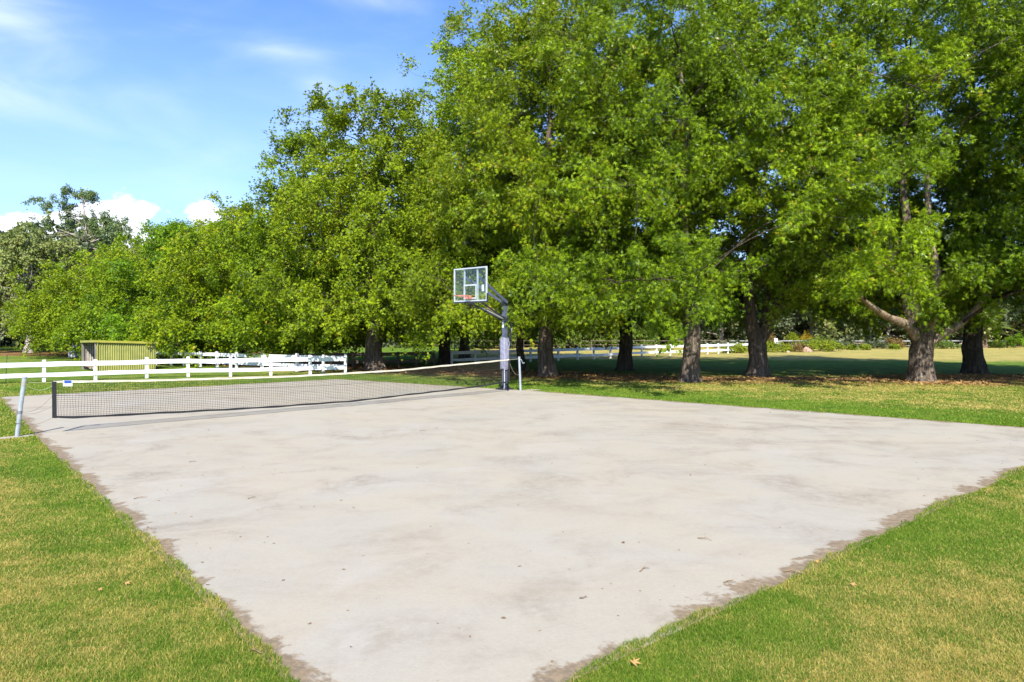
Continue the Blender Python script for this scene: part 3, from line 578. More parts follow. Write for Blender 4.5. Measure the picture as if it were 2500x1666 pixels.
# --- bushland far behind: a few kinds, copied tree by tree
def bushproto(seed, H, Rr, nb, mat, label, z0=0.3, bark='bark_pale'):
    g = np.random.default_rng(seed); t = empty('bushland_tree', (0, 0, 0), label, 'tree', 'bushland trees far behind the lawn')
    q = g.random(nb); th = g.random(nb) * 6.283; r = Rr * np.sqrt(np.clip(1 - (q - 0.4) ** 2 * 2.2, 0.1, 1)) * (0.3 + 0.75 * g.random(nb) ** .6)
    bc = np.stack([r * np.cos(th), r * np.sin(th), z0 + q * (H - z0)], -1); per = 5
    cc = (bc[:, None] + g.normal(size=(nb, per, 3)) * np.array([0.9, 0.9, 0.5])).reshape(-1, 3); co = unit(np.repeat(unit(bc), per, 0) + g.normal(size=cc.shape) * 0.5)
    cc[:, 2] = np.maximum(cc[:, 2], 0.2)
    mb = MB(); sprays(mb, cc, co, g, 6, 8, L=(0.5, 1.1), droop=0.4, size=(0.3, 0.5), shape=BLOB, faces=BLOB_F, cl=np.repeat(g.random(nb), per)); mb.build('crown', M[mat], t)
    tb = MB(); tb.tube(curve((0, 0, -.1), (g.normal() * .4, g.normal() * .4, H * .7), 9, g, 0.03), np.linspace(.25, .06, 9), 7)
    for b in bc[::2]: tb.tube(curve((0, 0, max(0.6, b[2] * 0.5)), b, 6, g, 0.08), np.linspace(.09, .02, 6), 4, cap=False)
    tb.build('trunk', M[bark], t, smooth=True); return t
protos = [bushproto(61, 9.5, 4.2, 44, 'bush', 'mid height grey green tree in the bushland far behind the lawn'), bushproto(62, 12, 4.6, 52, 'gum', 'tallest kind of olive green tree in the bushland far behind the lawn'), bushproto(63, 7, 4.0, 36, 'bush', 'low grey green thicket tree in the bushland far behind the lawn')]
g = random.Random(5); used = set(); k = 0
for row, (y0, n_) in enumerate(((74, 28), (86, 26))):
    for i_ in range(n_):
        x = -60 + (i_ + 0.3 * g.random()) * (126 / n_) + row * 2; y = y0 + g.uniform(-3, 3) - 0.04 * abs(x)
        if x < -22 and row == 0: y += 3
        pi = (k * 7 + row + i_) % 3; o = protos[pi] if pi not in used else copy_tree(protos[pi]); used.add(pi)
        o.location = (x, y, 0); o.rotation_euler = (0, 0, g.uniform(0, 6.28)); s_ = g.uniform(0.85, 1.25); o.scale = (s_, s_, s_ * g.uniform(.9, 1.15)); k += 1
# bright hanging foliage behind the fence
def willow(px, d, H, Rr, seed, label):
    g = np.random.default_rng(seed); t = empty('willow_tree', ((px - 1250) / FPX * d, d, 0), label, 'tree', 'bright hanging trees behind the white fence'); mb = MB(); n = 190
    th = g.random(n) * 6.28; r = Rr * g.random(n) ** 0.5; top = H * (1 - 0.35 * (r / Rr) ** 2) * (0.75 + 0.25 * g.random(n)); ln = top * (0.5 + 0.45 * g.random(n)); m = 46
    s_ = g.random((n, m)); z = top[:, None] - s_ * ln[:, None]; x = (r * np.cos(th))[:, None] + g.normal(size=(n, m)) * .09; y = (r * np.sin(th))[:, None] + g.normal(size=(n, m)) * .09
    p = np.stack([x, y, z], -1).reshape(-1, 3); N = len(p); leaves(mb, p, g.normal(size=(N, 3)) * .35 + np.array([0, 0, -1]), g.normal(size=(N, 3)) + np.array([0, -.6, .5]), .16 + .14 * g.random(N), g.random(N), np.repeat(g.random(n), m), BLOB, BLOB_F)
    mb.build('crown', M['willow'], t); tb = MB().tube([(0, 0, -.1), (0.1, 0, H * .4), (0, 0.1, H * .85)], [.2, .14, .04], 7); tb.build('trunk', M['bark_dark'], t)
willow(1385, 63, 4.6, 2.6, 71, 'bright willow like tree seen just right of the broad trunk behind the white fence')
willow(1470, 66, 5.0, 2.8, 72, 'bright hanging foliage tree left of the leaning shaded trunk')
willow(1560, 64, 3.8, 1.5, 73, 'narrow hanging foliage tree right of the leaning shaded trunk')
willow(1180, 66, 4.2, 3.2, 74, 'pale green hanging tree seen past the basketball pole')

# ------------------------------------------------------------------ fences
def fence(pts, label, mat='white', H=0.80, post=(0.10, 0.10), rails=((0.56, 0.73), (0.19, 0.34)), wav=0.012, group=None, name='rail_fence', sub=1, seed=0, postmat=None, bolts=True):
    g = random.Random(seed); a0 = Vector((pts[0][0], pts[0][1], 0)); t = empty(name, a0, label, 'fence', group)
    P_ = [Vector((p[0], p[1], 0)) for p in pts]
    for k, p in enumerate(P_):
        q = P_[min(k + 1, len(P_) - 1)] - P_[max(k - 1, 0)]; rz = math.atan2(q.y, q.x); h = H * g.uniform(0.97, 1.04); mb = MB(); l = p - a0
        lx, ly = g.uniform(-.012, .012), 0
        mb.beam((l.x, l.y, -0.1), (l.x + lx, l.y + ly, h), post[0], post[1], up=(-math.sin(rz), math.cos(rz), 0))
        po = mb.build('post', M[postmat or mat], t)
        if bolts:
            nrm = Vector((math.sin(rz), -math.cos(rz), 0)); c = l + nrm * (post[1] / 2 + .003); MB().tube([(c.x, c.y, .13), (c.x + nrm.x * .006, c.y + nrm.y * .006, .13)], .013, 8).build('bolt', M['black'], po)
    for (z0, z1) in rails:
        for k in range(len(P_) - 1):
            a, b = P_[k] - a0, P_[k + 1] - a0; d = (b - a).normalized(); nrm = Vector((d.y, -d.x, 0)); off = nrm * (post[1] / 2 + 0.0175)
            if k: a = a + d * 0.004
            n = 9; ph = g.random() * 6; ph2 = g.random() * 6; dz0 = g.uniform(-wav, wav); dz1 = g.uniform(-wav, wav); mb = MB(); v = []
            for i_ in range(n):
                s_ = i_ / (n - 1); c = a.lerp(b, s_) + off; zz = wav * math.sin(s_ * 3.14 + 0) * math.sin(ph) + dz0 * (1 - s_) * 0; top = wav * 0.8 * math.sin(s_ * 6.28 + ph2); c = c + nrm * wav * math.sin(s_ * 3.14) * math.cos(ph)
                v += [(c.x - nrm.x * .0175, c.y - nrm.y * .0175, z0 + zz), (c.x + nrm.x * .0175, c.y + nrm.y * .0175, z0 + zz), (c.x + nrm.x * .0175, c.y + nrm.y * .0175, z1 + zz + top * .6), (c.x - nrm.x * .0175, c.y - nrm.y * .0175, z1 + zz + top * .6)]
            f = [[0, 1, 2, 3], [(n - 1) * 4 + 3, (n - 1) * 4 + 2, (n - 1) * 4 + 1, (n - 1) * 4]]
            for i_ in range(n - 1):
                for c4 in range(4): f.append([i_ * 4 + c4, (i_ + 1) * 4 + c4, (i_ + 1) * 4 + (c4 + 1) % 4, i_ * 4 + (c4 + 1) % 4])
            mb.add(v, f).build('rail', M[mat], t)
    return t
F1 = [G(x, y) for x, y in ((-250, 946), (-135, 941), (-10, 938), (107, 933), (233, 928.5), (358, 923.5), (460, 920.5), (563, 919.5), (661, 917), (757, 914.5), (843, 912.5))]
fence(F1, 'sunlit white two rail fence across the left lawn in front of the green shed', seed=1, post=(.11, .10))
F2 = [G(843, 910.5) + Vector((-.05, .25, 0)), G(790, 909), G(725, 907), G(640, 903), G(577, 900), G(530, 898), G(489, 896), G(450, 894), G(418, 893), G(385, 891.5), G(352, 890)]
fence(F2, 'white fence in dappled shade running back from the fence corner behind the shed', seed=2, wav=.008)
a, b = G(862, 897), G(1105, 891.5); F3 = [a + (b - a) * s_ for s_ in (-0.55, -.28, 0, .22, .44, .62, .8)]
fence(F3, 'dark brown rail fence seen behind the sun flecked trunk', 'brownwood', seed=3, wav=.006, H=.76, bolts=False)  # dark brown stretch leading up to the start of the long white fence
F4 = [G(x, y) for x, y in ((1103, 891), (1160, 889), (1222, 886.5), (1295, 884), (1363, 881), (1410, 879), (1450, 877.3), (1490, 875.3), (1529, 872.5), (1567, 870.5), (1602, 869), (1636, 868), (1672, 867), (1700, 866), (1727, 865), (1753.5, 864), (1777, 863), (1800, 861.5), (1830, 860), (1860, 858))]
fence(F4, 'long white two rail fence curving away behind the tree trunks', seed=4, wav=.008)
F5 = [Vector((-36 + k * 2.4, 55.5 - k * 0.3, 0)) for k in range(7)]
fence(F5, 'dark wooden fence in shade under the gum trees at far left', 'darkwood', H=1.2, rails=((.95, 1.05), (.5, .6)), seed=5, bolts=False)
F6 = [Vector((22 + k * 3.0, 70 - k * 0.12, 0)) for k in range(13)]
fence(F6, 'dark far fence with a pale top rail behind the garden bed', 'palerail', H=.72, rails=((.62, .72), (.18, .22)), postmat='darkwood', seed=6, bolts=False, post=(.12, .08))
F7 = [Vector((-8 + k * 3.0, 60.5 + k * 0.15, 0)) for k in range(10)]
fence(F7, 'thin dark fence across the far paddock behind the white fence', 'brownwood', H=.95, rails=((.80, .86), (.45, .50)), seed=7, bolts=False, post=(.08, .08))

# ------------------------------------------------------------------ shed
def shed():
    fl = np.array([-18.8, 31.5]); f = np.array([.707, .707]); s_ = np.array([-.707, .707]); Wd, Dp = 2.5, 2.3
    t = empty('animal_shed', (fl[0], fl[1], 0), 'small olive green corrugated metal shed with open left end behind the white fence', 'shed')
    def pt(u, v): q = f * u + s_ * v; return q
    def zt(u, v): return 1.38 - 0.045 * u - 0.02 * v
    def sheet(u0, v0, u1, v1, zb, mat, name, amp=.022, pitch=.095, ztop=zt, sub=None):
        L = math.hypot(u1 - u0, v1 - v0); n = int(L / pitch * 8); a = np.linspace(0, 1, n + 1); mb = MB(); V = []
        dirv_ = (pt(u1, v1) - pt(u0, v0)) / L; nn = np.array([dirv_[1], -dirv_[0]])
        for q in a:
            u = u0 + (u1 - u0) * q; v = v0 + (v1 - v0) * q; c = pt(u, v) + nn * amp * math.sin(q * L / pitch * 2 * math.pi)
            V += [(c[0], c[1], zb), (c[0], c[1], ztop(u, v)), (c[0] - nn[0] * .004, c[1] - nn[1] * .004, ztop(u, v)), (c[0] - nn[0] * .004, c[1] - nn[1] * .004, zb)]
        F = []
        for k in range(n):
            for c4 in range(4): F.append([k * 4 + c4, (k + 1) * 4 + c4, (k + 1) * 4 + (c4 + 1) % 4, k * 4 + (c4 + 1) % 4])
        mb.add(V, F); return mb.build(name, M[mat], t)
    sheet(0.03, 0, Wd, 0, 0.02, 'shed', 'front_wall')
    sheet(Wd, 0.03, Wd, Dp, 0.02, 'shed', 'side_wall')
    sheet(Wd, Dp, 0.03, Dp, 0.02, 'shedin', 'back_wall')
    for (u, v) in ((0.0, 0.07), (0.0, Dp - .05), (Wd - .07, .08), (Wd - .07, Dp - .07)):
        c = pt(u, v); MB().beam((c[0], c[1], -.1), (c[0], c[1], zt(u, v)), .09, .09, up=(.707, .707, 0)).build('corner_post', M['greywood'], t)
    a, b = pt(-.0, .12), pt(0, Dp - .1); MB().beam((a[0], a[1], .28), (b[0], b[1], .28), .04, .22).build('kick_board', M['rust'], t)
    V = []; o_ = .07
    for (u, v) in ((-o_, -o_), (Wd + o_, -o_), (Wd + o_, Dp + o_), (-o_, Dp + o_)):
        c = pt(u, v); V.append((c[0], c[1], zt(u, v) + .005))
    V += [(x, y, z + .03) for x, y, z in V]
    MB().add(V, [[0, 3, 2, 1], [4, 5, 6, 7], [0, 1, 5, 4], [1, 2, 6, 5], [2, 3, 7, 6], [3, 0, 4, 7]]).build('roof', M['shedtrim'], t)
    for (a, b) in (((-o_, -o_ - .012), (Wd + o_, -o_ - .012)), ((-o_ - .012, Dp + o_), (-o_ - .012, -o_ - .024))):
        p, q = pt(*a), pt(*b); MB().beam((p[0], p[1], zt(*a) - .005), (q[0], q[1], zt(*b) - .005), .02, .10).build('fascia', M['shedtrim'], t)
    c = pt(.035, -.02); MB().beam((c[0], c[1], .02), (c[0], c[1], zt(0, 0) - .07), .07, .03, up=(.707, .707, 0)).build('edge_trim', M['shedtrim'], t)
shed()
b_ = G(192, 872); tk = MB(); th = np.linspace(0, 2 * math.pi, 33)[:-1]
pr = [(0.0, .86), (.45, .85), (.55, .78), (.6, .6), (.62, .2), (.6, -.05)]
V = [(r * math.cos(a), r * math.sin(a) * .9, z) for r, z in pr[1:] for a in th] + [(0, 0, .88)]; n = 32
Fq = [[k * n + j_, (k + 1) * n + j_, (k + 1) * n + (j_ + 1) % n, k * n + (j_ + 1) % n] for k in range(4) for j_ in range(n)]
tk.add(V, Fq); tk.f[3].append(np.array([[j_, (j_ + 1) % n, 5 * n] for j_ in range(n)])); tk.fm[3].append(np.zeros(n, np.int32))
o = tk.build('water_tank', M['tank'], smooth=True); o.location = (b_.x, b_.y, 0); tagit(o, 'low pale grey tank with painted spots of leaf shade just left of the green shed', 'tank')
st = G(14, 934); MB
o = MB().tube([(0, 0, 0), (.02, 0, .5), (.05, 0, 1.0)], .011, 6).build('garden_stake', M['darkwood']); o.location = st; tagit(o, 'thin dark stake leaning by the white fence at the left frame edge', 'stake')

# ------------------------------------------------------------------ tennis net and posts
Dv = Vector((D_[0], D_[1], 0)); Nv = Vector((D_[1], -D_[0], 0)); A3 = Vector((A_[0], A_[1], 0.008))
def net_sz(px, py):
    a = (px - 1250) / FPX; b = (HOR - py) / FPX
    # (a d, d) = A + s D
    d = (A_[0] * D_[1] - A_[1] * D_[0]) / (a * D_[1] - D_[0]); s_ = (d - A_[1]) / D_[1]
    return s_, HC + b * d
topl = np.array([net_sz(*p) for p in ((130, 931), (361, 928), (614, 921), (700, 918.5), (840, 911), (980, 903), (1072, 893.5), (1176, 884), (1243, 877.5))])
botl = np.array([net_sz(*p) for p in ((129, 1019), (181, 1021), (423, 1009), (686, 994), (849, 982), (1054, 959), (1125, 950), (1190, 942), (1244, 933))])
s0, s1 = topl[0][0], topl[-1][0]
def ztop(s_): return np.interp(s_, topl[:, 0], topl[:, 1])
def zbot(s_): return np.interp(s_, botl[:, 0], botl[:, 1])
def npnt(s_, q, off=0.0):
    zt_, zb_ = ztop(s_), zbot(s_); z = zb_ + (zt_ - zb_) * q
    lat = 0.025 * math.sin(s_ * 1.9) * (1 - q) + 0.012 * math.sin(s_ * 5.3 + q * 3) * math.sin(q * 3.14)
    c = A3 + Dv * s_ + Nv * (lat + off); return (c.x, c.y, z)
net = empty('tennis_net', A3, 'black tennis net with cream top tape strung across the court', 'net')
iv = -np.array(A3)
def rel(pl): return [tuple(np.array(p) + iv) for p in pl]
mb = MB(); sp = 0.048; sarr = np.arange(s0 + .03, s1, sp)
for k, s_ in enumerate(sarr): mb.tube(rel([npnt(s_ + .006 * math.sin(q * 9 + k), q) for q in np.linspace(0, 1, 9)]), .0026, 4, cap=False)
for q in np.linspace(0.03, 0.97, 19): mb.tube(rel([npnt(s_, q + .004 * math.sin(s_ * 7)) for s_ in np.linspace(s0, s1, 150)]), .0026, 4, cap=False)
mb.tube(rel([npnt(s_, 0.62 - .02 * math.sin(s_), .006) for s_ in np.linspace(s0, s1, 150)]), .0028, 4, cap=False)
mb.build('netting', M['netblack'], net)
def band(za, zb, th, mat, name, sa=s0, sb=s1, n=160):
    mb = MB(); V = []
    for s_ in np.linspace(sa, sb, n):
        H_ = ztop(s_) - zbot(s_)
        for (q, o_) in ((za(s_), -th), (zb(s_), -th), (zb(s_), th), (za(s_), th)): V.append(npnt(s_, q, o_))
    V = rel(V); F = [[0, 1, 2, 3], [(n - 1) * 4 + 3, (n - 1) * 4 + 2, (n - 1) * 4 + 1, (n - 1) * 4]]
    for k in range(n - 1):
        for c4 in range(4): F.append([k * 4 + c4, (k + 1) * 4 + c4, (k + 1) * 4 + (c4 + 1) % 4, k * 4 + (c4 + 1) % 4])
    return mb.add(V, F).build(name, M[mat], net)
band(lambda s_: 0.953 + .004 * math.sin(s_ * 11), lambda s_: 1.008 + .004 * math.sin(s_ * 9), .007, 'tape', 'top_tape')
band(lambda s_: -0.008 + .006 * math.sin(s_ * 6), lambda s_: 0.05 + .006 * math.sin(s_ * 8), .006, 'netband', 'bottom_band')
band(lambda s_: -0.02, lambda s_: .99, .012, 'netband', 'side_band', s0 - .02, s0 + .05, 5)
band(lambda s_: -0.02, lambda s_: .97, .012, 'netband', 'side_band', s1 - .03, s1 + .03, 5)
sL, _ = net_sz(154, 935); sR, _ = net_sz(176, 935)
tb_ = band(lambda s_: 0.86, lambda s_: 1.015, .012, 'sticker', 'brand_tab', sL, sR, 6); tb_.name = 'tape_tab'
band(lambda s_: 0.935, lambda s_: 1.012, .0145, 'blue', 'blue_panel', sL + .015, sR - .012, 6)
def cordpts(a, b, sag, n=14):
    a = Vector(a); b = Vector(b); return rel([tuple(a.lerp(b, k / (n - 1)) - Vector((0, 0, sag * math.sin(math.pi * k / (n - 1))))) for k in range(n)])
lean = Vector((0.13, 0.02, 0)); PT = A3 + lean + Vector((0, 0, 1.06))
def onpost(h): return A3 + lean * (h / 1.06) + Vector((0, 0, h))
cab = MB().tube(cordpts(PT + Vector((0, 0, -.06)), npnt(s0, .97), .012), .0035, 5)
cab.tube(cordpts(PT + Vector((0, 0, -.10)), npnt(s0, .88), .10), .003, 5); cab.build('net_cord', M['pale_cord'], net)
cab = MB().tube(cordpts(onpost(.45), npnt(s0, .62), .11), .003, 5); cab.tube(cordpts(onpost(.42), npnt(s0, .32), .06), .003, 5); cab.tube(cordpts(onpost(.23), npnt(s0, .01), .07), .003, 5); cab.build('tie_cord', M['cord'], net)
B3 = Vector((B_[0], B_[1], 0.016))
MB().tube(cordpts(npnt(s1, .97), B3 + Vector((-.02, 0, 1.0)), .0), .005, 5).tube(cordpts(npnt(s1, .9), B3 + Vector((-.03, 0, .5)), .15), .003, 5).build('net_cord', M['pale_cord'], net)
# posts
p1 = empty('net_post', A3, 'leaning galvanised steel net post on the grass edge at left, wrapped with cord', 'post', 'tennis net posts')
MB().tube([(0, 0, -.08), tuple(lean * .5 + Vector((0, 0, .53))), tuple(lean + Vector((0, 0, 1.06)))], .037, 20, cap=True).build('pipe', M['galv'], p1, smooth=True)
MB().tube([tuple(lean + Vector((0, 0, 1.062))), tuple(lean + Vector((0, 0, 1.085))), tuple(lean + Vector((0, 0, 1.095)))], [.042, .042, .03], 20).build('post_cap', M['galv'], p1, smooth=False)
def wrap(parent, zc, turns, mat, hh, r=.0395, rope=.0028):
    n = turns * 16; pts = []
    for k in range(n + 1):
        a = k / 16 * 2 * math.pi; h = zc - hh / 2 + hh * k / n; l = lean * (h / 1.06); pts.append((l.x + math.cos(a) * r, l.y + math.sin(a) * r, h))
    MB().tube(pts, rope, 5).build('wrapped_cord', M[mat], parent)
wrap(p1, .97, 6, 'pale_cord', .11); wrap(p1, .44, 4, 'black', .06); wrap(p1, .24, 2, 'black', .02)
p2 = empty('net_post', B3, 'upright galvanised net post with small hook beside the basketball pole', 'post', 'tennis net posts')
MB().tube([(0, 0, -.08), (-.02, 0, .5), (-.045, 0, 1.04)], .036, 20).build('pipe', M['galv'], p2, smooth=True)
MB().tube([(-.045, 0, 1.042), (-.046, 0, 1.065)], .041, 20).build('post_cap', M['galv'], p2)
MB().tube([(-.02, -.02, .99), (.02, -.03, .98), (.05, -.03, .90), (.06, -.03, .86), (.12, -.03, .87)], .009, 8).build('winding_handle', M['galv'], p2, smooth=True)

# ------------------------------------------------------------------ basketball hoop
hb = G(1232, 951.5); hb.z = 0.0
hoop = empty('basketball_hoop', hb, 'basketball hoop with clear backboard on a slate blue pole beside the net', 'basketball hoop')
f2 = Vector((-.707, -.707, 0)); s2 = Vector((.707, -.707, 0)); UP = Vector((0, 0, 1))    # f2: towards the play side
def hp(f_, s_, z): v = f2 * f_ + s2 * s_ + UP * z; return (v.x, v.y, v.z)
AX = [tuple(f2), tuple(s2), (0, 0, 1)]
MB().box((0, 0, .03), (.42, .42, .035), axes=AX).build('base_plate', M['black'], hoop)
mbp = MB()
for (a1, a2) in ((1, 0), (-1, 0), (0, 1), (0, -1)):
    mbp.add([hp(a1 * .07 + a2 * .006, a2 * .07 + a1 * .006, .05), hp(a1 * .25 + a2 * .006, a2 * .25 + a1 * .006, .05), hp(a1 * .07 + a2 * .006, a2 * .07 + a1 * .006, .2),
             hp(a1 * .07 - a2 * .006, a2 * .07 - a1 * .006, .05), hp(a1 * .25 - a2 * .006, a2 * .25 - a1 * .006, .05), hp(a1 * .07 - a2 * .006, a2 * .07 - a1 * .006, .2)], [[0, 1, 2], [3, 5, 4]])
    k = mbp.nv - 6; mbp.f[4].append(np.array([[k, k + 3, k + 4, k + 1], [k + 1, k + 4, k + 5, k + 2]])); mbp.fm[4].append(np.zeros(2, np.int32))
mbp.build('gusset', M['black'], hoop)
mbp = MB().box((0, 0, 1.44), (.125, .125, 2.88), axes=AX).box((0, 0, .10), (.16, .16, .10), axes=AX)
mbp.build('pole', M['poleblue'], hoop)
MB().box((0, 0, 2.79), (.155, .155, .16), axes=AX).build('pole_bracket', M['black'], hoop)
# padded wrap
rngp = random.Random(9); V = []; n = 40; nz = 34
for k in range(nz):
    z = .66 + (1.68 - .66) * k / (nz - 1)
    for j_ in range(n):
        a = 2 * math.pi * j_ / n; ca, sa = math.cos(a), math.sin(a); rr = .112 / max(abs(ca), abs(sa)) ** .8
        rr += .003 * math.sin(z * 38 + a * 2) + .003 * math.sin(z * 71 - a * 3) + rngp.uniform(-.0015, .0015)
        zz = z + (.015 * math.sin(a * 3 + 1) if k in (0, nz - 1) else 0); V.append(hp(rr * ca, rr * sa, zz))
F = [[k * n + j_, k * n + (j_ + 1) % n, (k + 1) * n + (j_ + 1) % n, (k + 1) * n + j_] for k in range(nz - 1) for j_ in range(n)]
MB().add(V, F).build('pole_wrap', M['pad_cloth'], hoop, smooth=True)
MB().box(hp(.064, -.01, 2.08), (.004, .06, .17), axes=AX).build('sticker', M['sticker'], hoop)
# board plane: centre px (1150,701), 1.52 x 1.0 m
fb = 1.48; zc = 3.32; bw, bh = 1.52, 1.04
MB().box(hp(fb, 0, zc), (.008, bw - .05, bh - .05), axes=AX).build('glass_panel', M['glass'], hoop)
def bframe(w_, h_, cz, th, mat, name, dz=.025, off=0.0, bottom=None):
    mb = MB(); mb.box(hp(fb + off, 0, cz + h_ / 2 - th / 2), (dz, w_, th), axes=AX)
    mb.box(hp(fb + off, w_ / 2 - th / 2, cz), (dz, th, h_ - 2 * th), axes=AX); mb.box(hp(fb + off, -w_ / 2 + th / 2, cz), (dz, th, h_ - 2 * th), axes=AX)
    if bottom is None: mb.box(hp(fb + off, 0, cz - h_ / 2 + th / 2), (dz, w_, th), axes=AX)
    return mb.build(name, M[mat], hoop)
bframe(bw, bh, zc, .04, 'alu', 'board_frame', .035)
for sg in (-1, 1): MB().box(hp(fb - .035, sg * .30, zc), (.03, .05, bh - .02), axes=AX).build('board_upright', M['alu'], hoop)
MB().box(hp(fb - .004, 0, zc - bh / 2 - .022), (.06, bw + .02, .045), axes=AX).build('bottom_pad', M['black'], hoop)
for sg in (-1, 1): MB().box(hp(fb - .004, sg * (bw / 2 + .012), zc - bh / 2 + .1), (.06, .022, .26), axes=AX).build('corner_pad', M['black'], hoop)
bframe(.59, .45, 3.10, .045, 'alu', 'target_square', .004, .009)
MB().box(hp(fb - .05, .52, zc - .12), (.004, .10, .20), axes=AX).build('sticker', M['sticker'], hoop)
# rim
rimc = fb + .15 + .228; ring = [hp(rimc + .228 * math.cos(a), .228 * math.sin(a), 2.965) for a in np.linspace(0, 2 * math.pi, 41)]
rm = MB().tube(ring, .009, 8, cap=False)
for k in range(12):
    a = 2 * math.pi * k / 12; p0 = hp(rimc + .228 * math.cos(a), .228 * math.sin(a), 2.96); p1_ = hp(rimc + .228 * math.cos(a + .12), .228 * math.sin(a + .12), 2.94); p2_ = hp(rimc + .228 * math.cos(a + .24), .228 * math.sin(a + .24), 2.96); rm.tube([p0, p1_, p2_], .003, 5)
rim = rm.build('rim', M['orange'], hoop, smooth=True)
MB().box(hp(fb + .085, 0, 2.93), (.14, .15, .11), axes=AX).build('rim_bracket', M['orange'], rim)
for sg in (-1, 1): MB().beam(hp(fb + .02, sg * .11, 2.90), hp(rimc - .05, sg * .19, 2.96), .012, .012).build('rim_brace', M['orange'], rim)
# arms
for sg in (-1, 1):
    MB().beam(hp(-.02, sg * .10, 2.80), hp(fb - .06, sg * .30, 3.56), .04, .085).build('upper_arm', M['poleblue'], hoop)
    MB().beam(hp(-.42, sg * .085, 2.02 + .03), hp(fb - .06, sg * .27, 2.85), .03, .05).build('lower_arm', M['black'], hoop)
MB().beam(hp(.12, 0, 2.36), hp(.75, 0, 2.62), .035, .05).build('spring', M['rust'], hoop)
MB().beam(hp(.06, 0, 2.28), hp(.95, 0, 2.60), .06, .03).build('lift_strut', M['galv'], hoop)
MB().tube([hp(-.42, -.09, 2.06), hp(-.42, .09, 2.06)], .022, 10).build('cross_pin', M['black'], hoop)
MB().tube([hp(-.34, 0, 2.05), hp(-.20, 0, 1.35), hp(-.18, 0, 1.02)], [.016, .014, .012], 10).build('crank_rod', M['galv'], hoop, smooth=True)
MB().box(hp(-.26, 0, 1.72), (.05, .05, .75), axes=AX).build('actuator', M['black'], hoop)
MB().tube([hp(.10, .085, .7), hp(.10, .10, .3), hp(.12, .11, .1), hp(.22, .2, .03)], .009, 6).build('loose_cord', M['sticker'], hoop)

# ------------------------------------------------------------------ garden bed and far plants
def shrub(name, px, py, wpx, hpx, mat, label, n=26, cat='shrub', lsz=(0.09, 0.16), upright=False, seed=0, group=None, depth=None):
    b = G(px, py); d = b.y; w_ = wpx / FPX * d / 2; h_ = hpx / FPX * d; g = np.random.default_rng(seed + int(px)); dp = depth or max(0.5, min(w_, 1.4))
    b = b + Vector((0, dp * .8, 0)); t = empty(name, b, label, cat, group); mb = MB(); n = int(n * max(1, w_ * 1.3)); th = g.random(n) * 6.28; r = g.random(n) ** .5
    x = r * np.cos(th) * w_; y = r * np.sin(th) * dp; z = h_ * np.sqrt(np.clip(1 - r ** 2 * .8, 0, 1)) * (.35 + .6 * g.random(n)); c = np.stack([x, y, z], -1)
    co = unit(np.stack([x / w_, y / dp, np.full(n, .9)], -1)); L = (h_ * .25, h_ * .5)
    sprays(mb, c, co, g, 6, 12, L=L, droop=.1, size=lsz, shape=BLOB, faces=BLOB_F, up=.7, down=-.5 if upright else .1); mb.build('foliage', M[mat], t)
    st_ = MB()
    for k in range(6): st_.tube([(0, 0, 0), tuple(c[k] * .5), tuple(c[k])], [.02, .014, .008], 4)
    st_.build('stem', M['twig'], t); return t
shrub('groundcover_shrub', 1805, 863, 60, 20, 'lime', 'low lime shrub at the left end of the garden bed beside the fence end')
shrub('groundcover_shrub', 1900, 861, 85, 20, 'lime', 'low lime green mound in front of the white garden chair')
shrub('groundcover_shrub', 1950, 860, 60, 17, 'russet', 'low brownish mound just left of the tan boulder')
shrub('groundcover_shrub', 2018, 859, 90, 24, 'lime', 'wide bright lime mound right of the tan boulder')
shrub('garden_shrub', 2012, 853, 80, 26, 'willow', 'grey green taller clump behind the wide lime mound', seed=3)
shrub('garden_shrub', 1971, 848, 26, 32, 'gold', 'golden yellow shrub standing behind the boulder', upright=True)
shrub('garden_shrub', 1888, 850, 26, 26, 'russet', 'russet shrub directly left of the white garden chair', upright=True)
shrub('garden_shrub', 1938, 848, 16, 32, 'lime', 'small upright light green shrub between chair and golden shrub', upright=True)
shrub('flower_tuft', 2086, 855, 12, 9, 'lime', 'tiny yellow tuft left of the pale branching tree'); shrub('flower_tuft', 2118, 855, 15, 9, 'lime', 'tiny yellow tuft just under the pale branching tree')
shrub('flower_tuft', 2191, 853.5, 14, 8, 'lime', 'tiny yellow tuft against the thick forked trunk')
shrub('garden_shrub', 2190, 852, 46, 22, 'russet', 'dull brown green shrub half hidden by the thick forked trunk'); shrub('garden_shrub', 2068, 853, 70, 14, 'bush', 'low grey green planting right of the lime mound')
shrub('garden_shrub', 2150, 852, 60, 18, 'bush', 'grey green planting behind the tiny yellow tufts')
shrub('garden_shrub', 2310, 852, 90, 16, 'willow', 'strip of green plants between the two right hand trunks'); shrub('garden_shrub', 2382, 851, 24, 20, 'willow', 'green shrub just left of the shaggy palm stump')
shrub('garden_shrub', 2440, 850, 40, 14, 'willow', 'low green plants right of the shaggy palm stump'); shrub('garden_shrub', 2488, 850, 38, 32, 'leaf_dk', 'rounded dark green bush at the right frame edge before the far fence')
shrub('garden_shrub', 1640, 846, 150, 16, 'bush', 'dry scrub strip behind the white fence between the middle trunks', seed=9); shrub('garden_shrub', 1790, 846, 120, 16, 'bush', 'dry scrub strip behind the end of the white fence', seed=8)
g = np.random.default_rng(4)
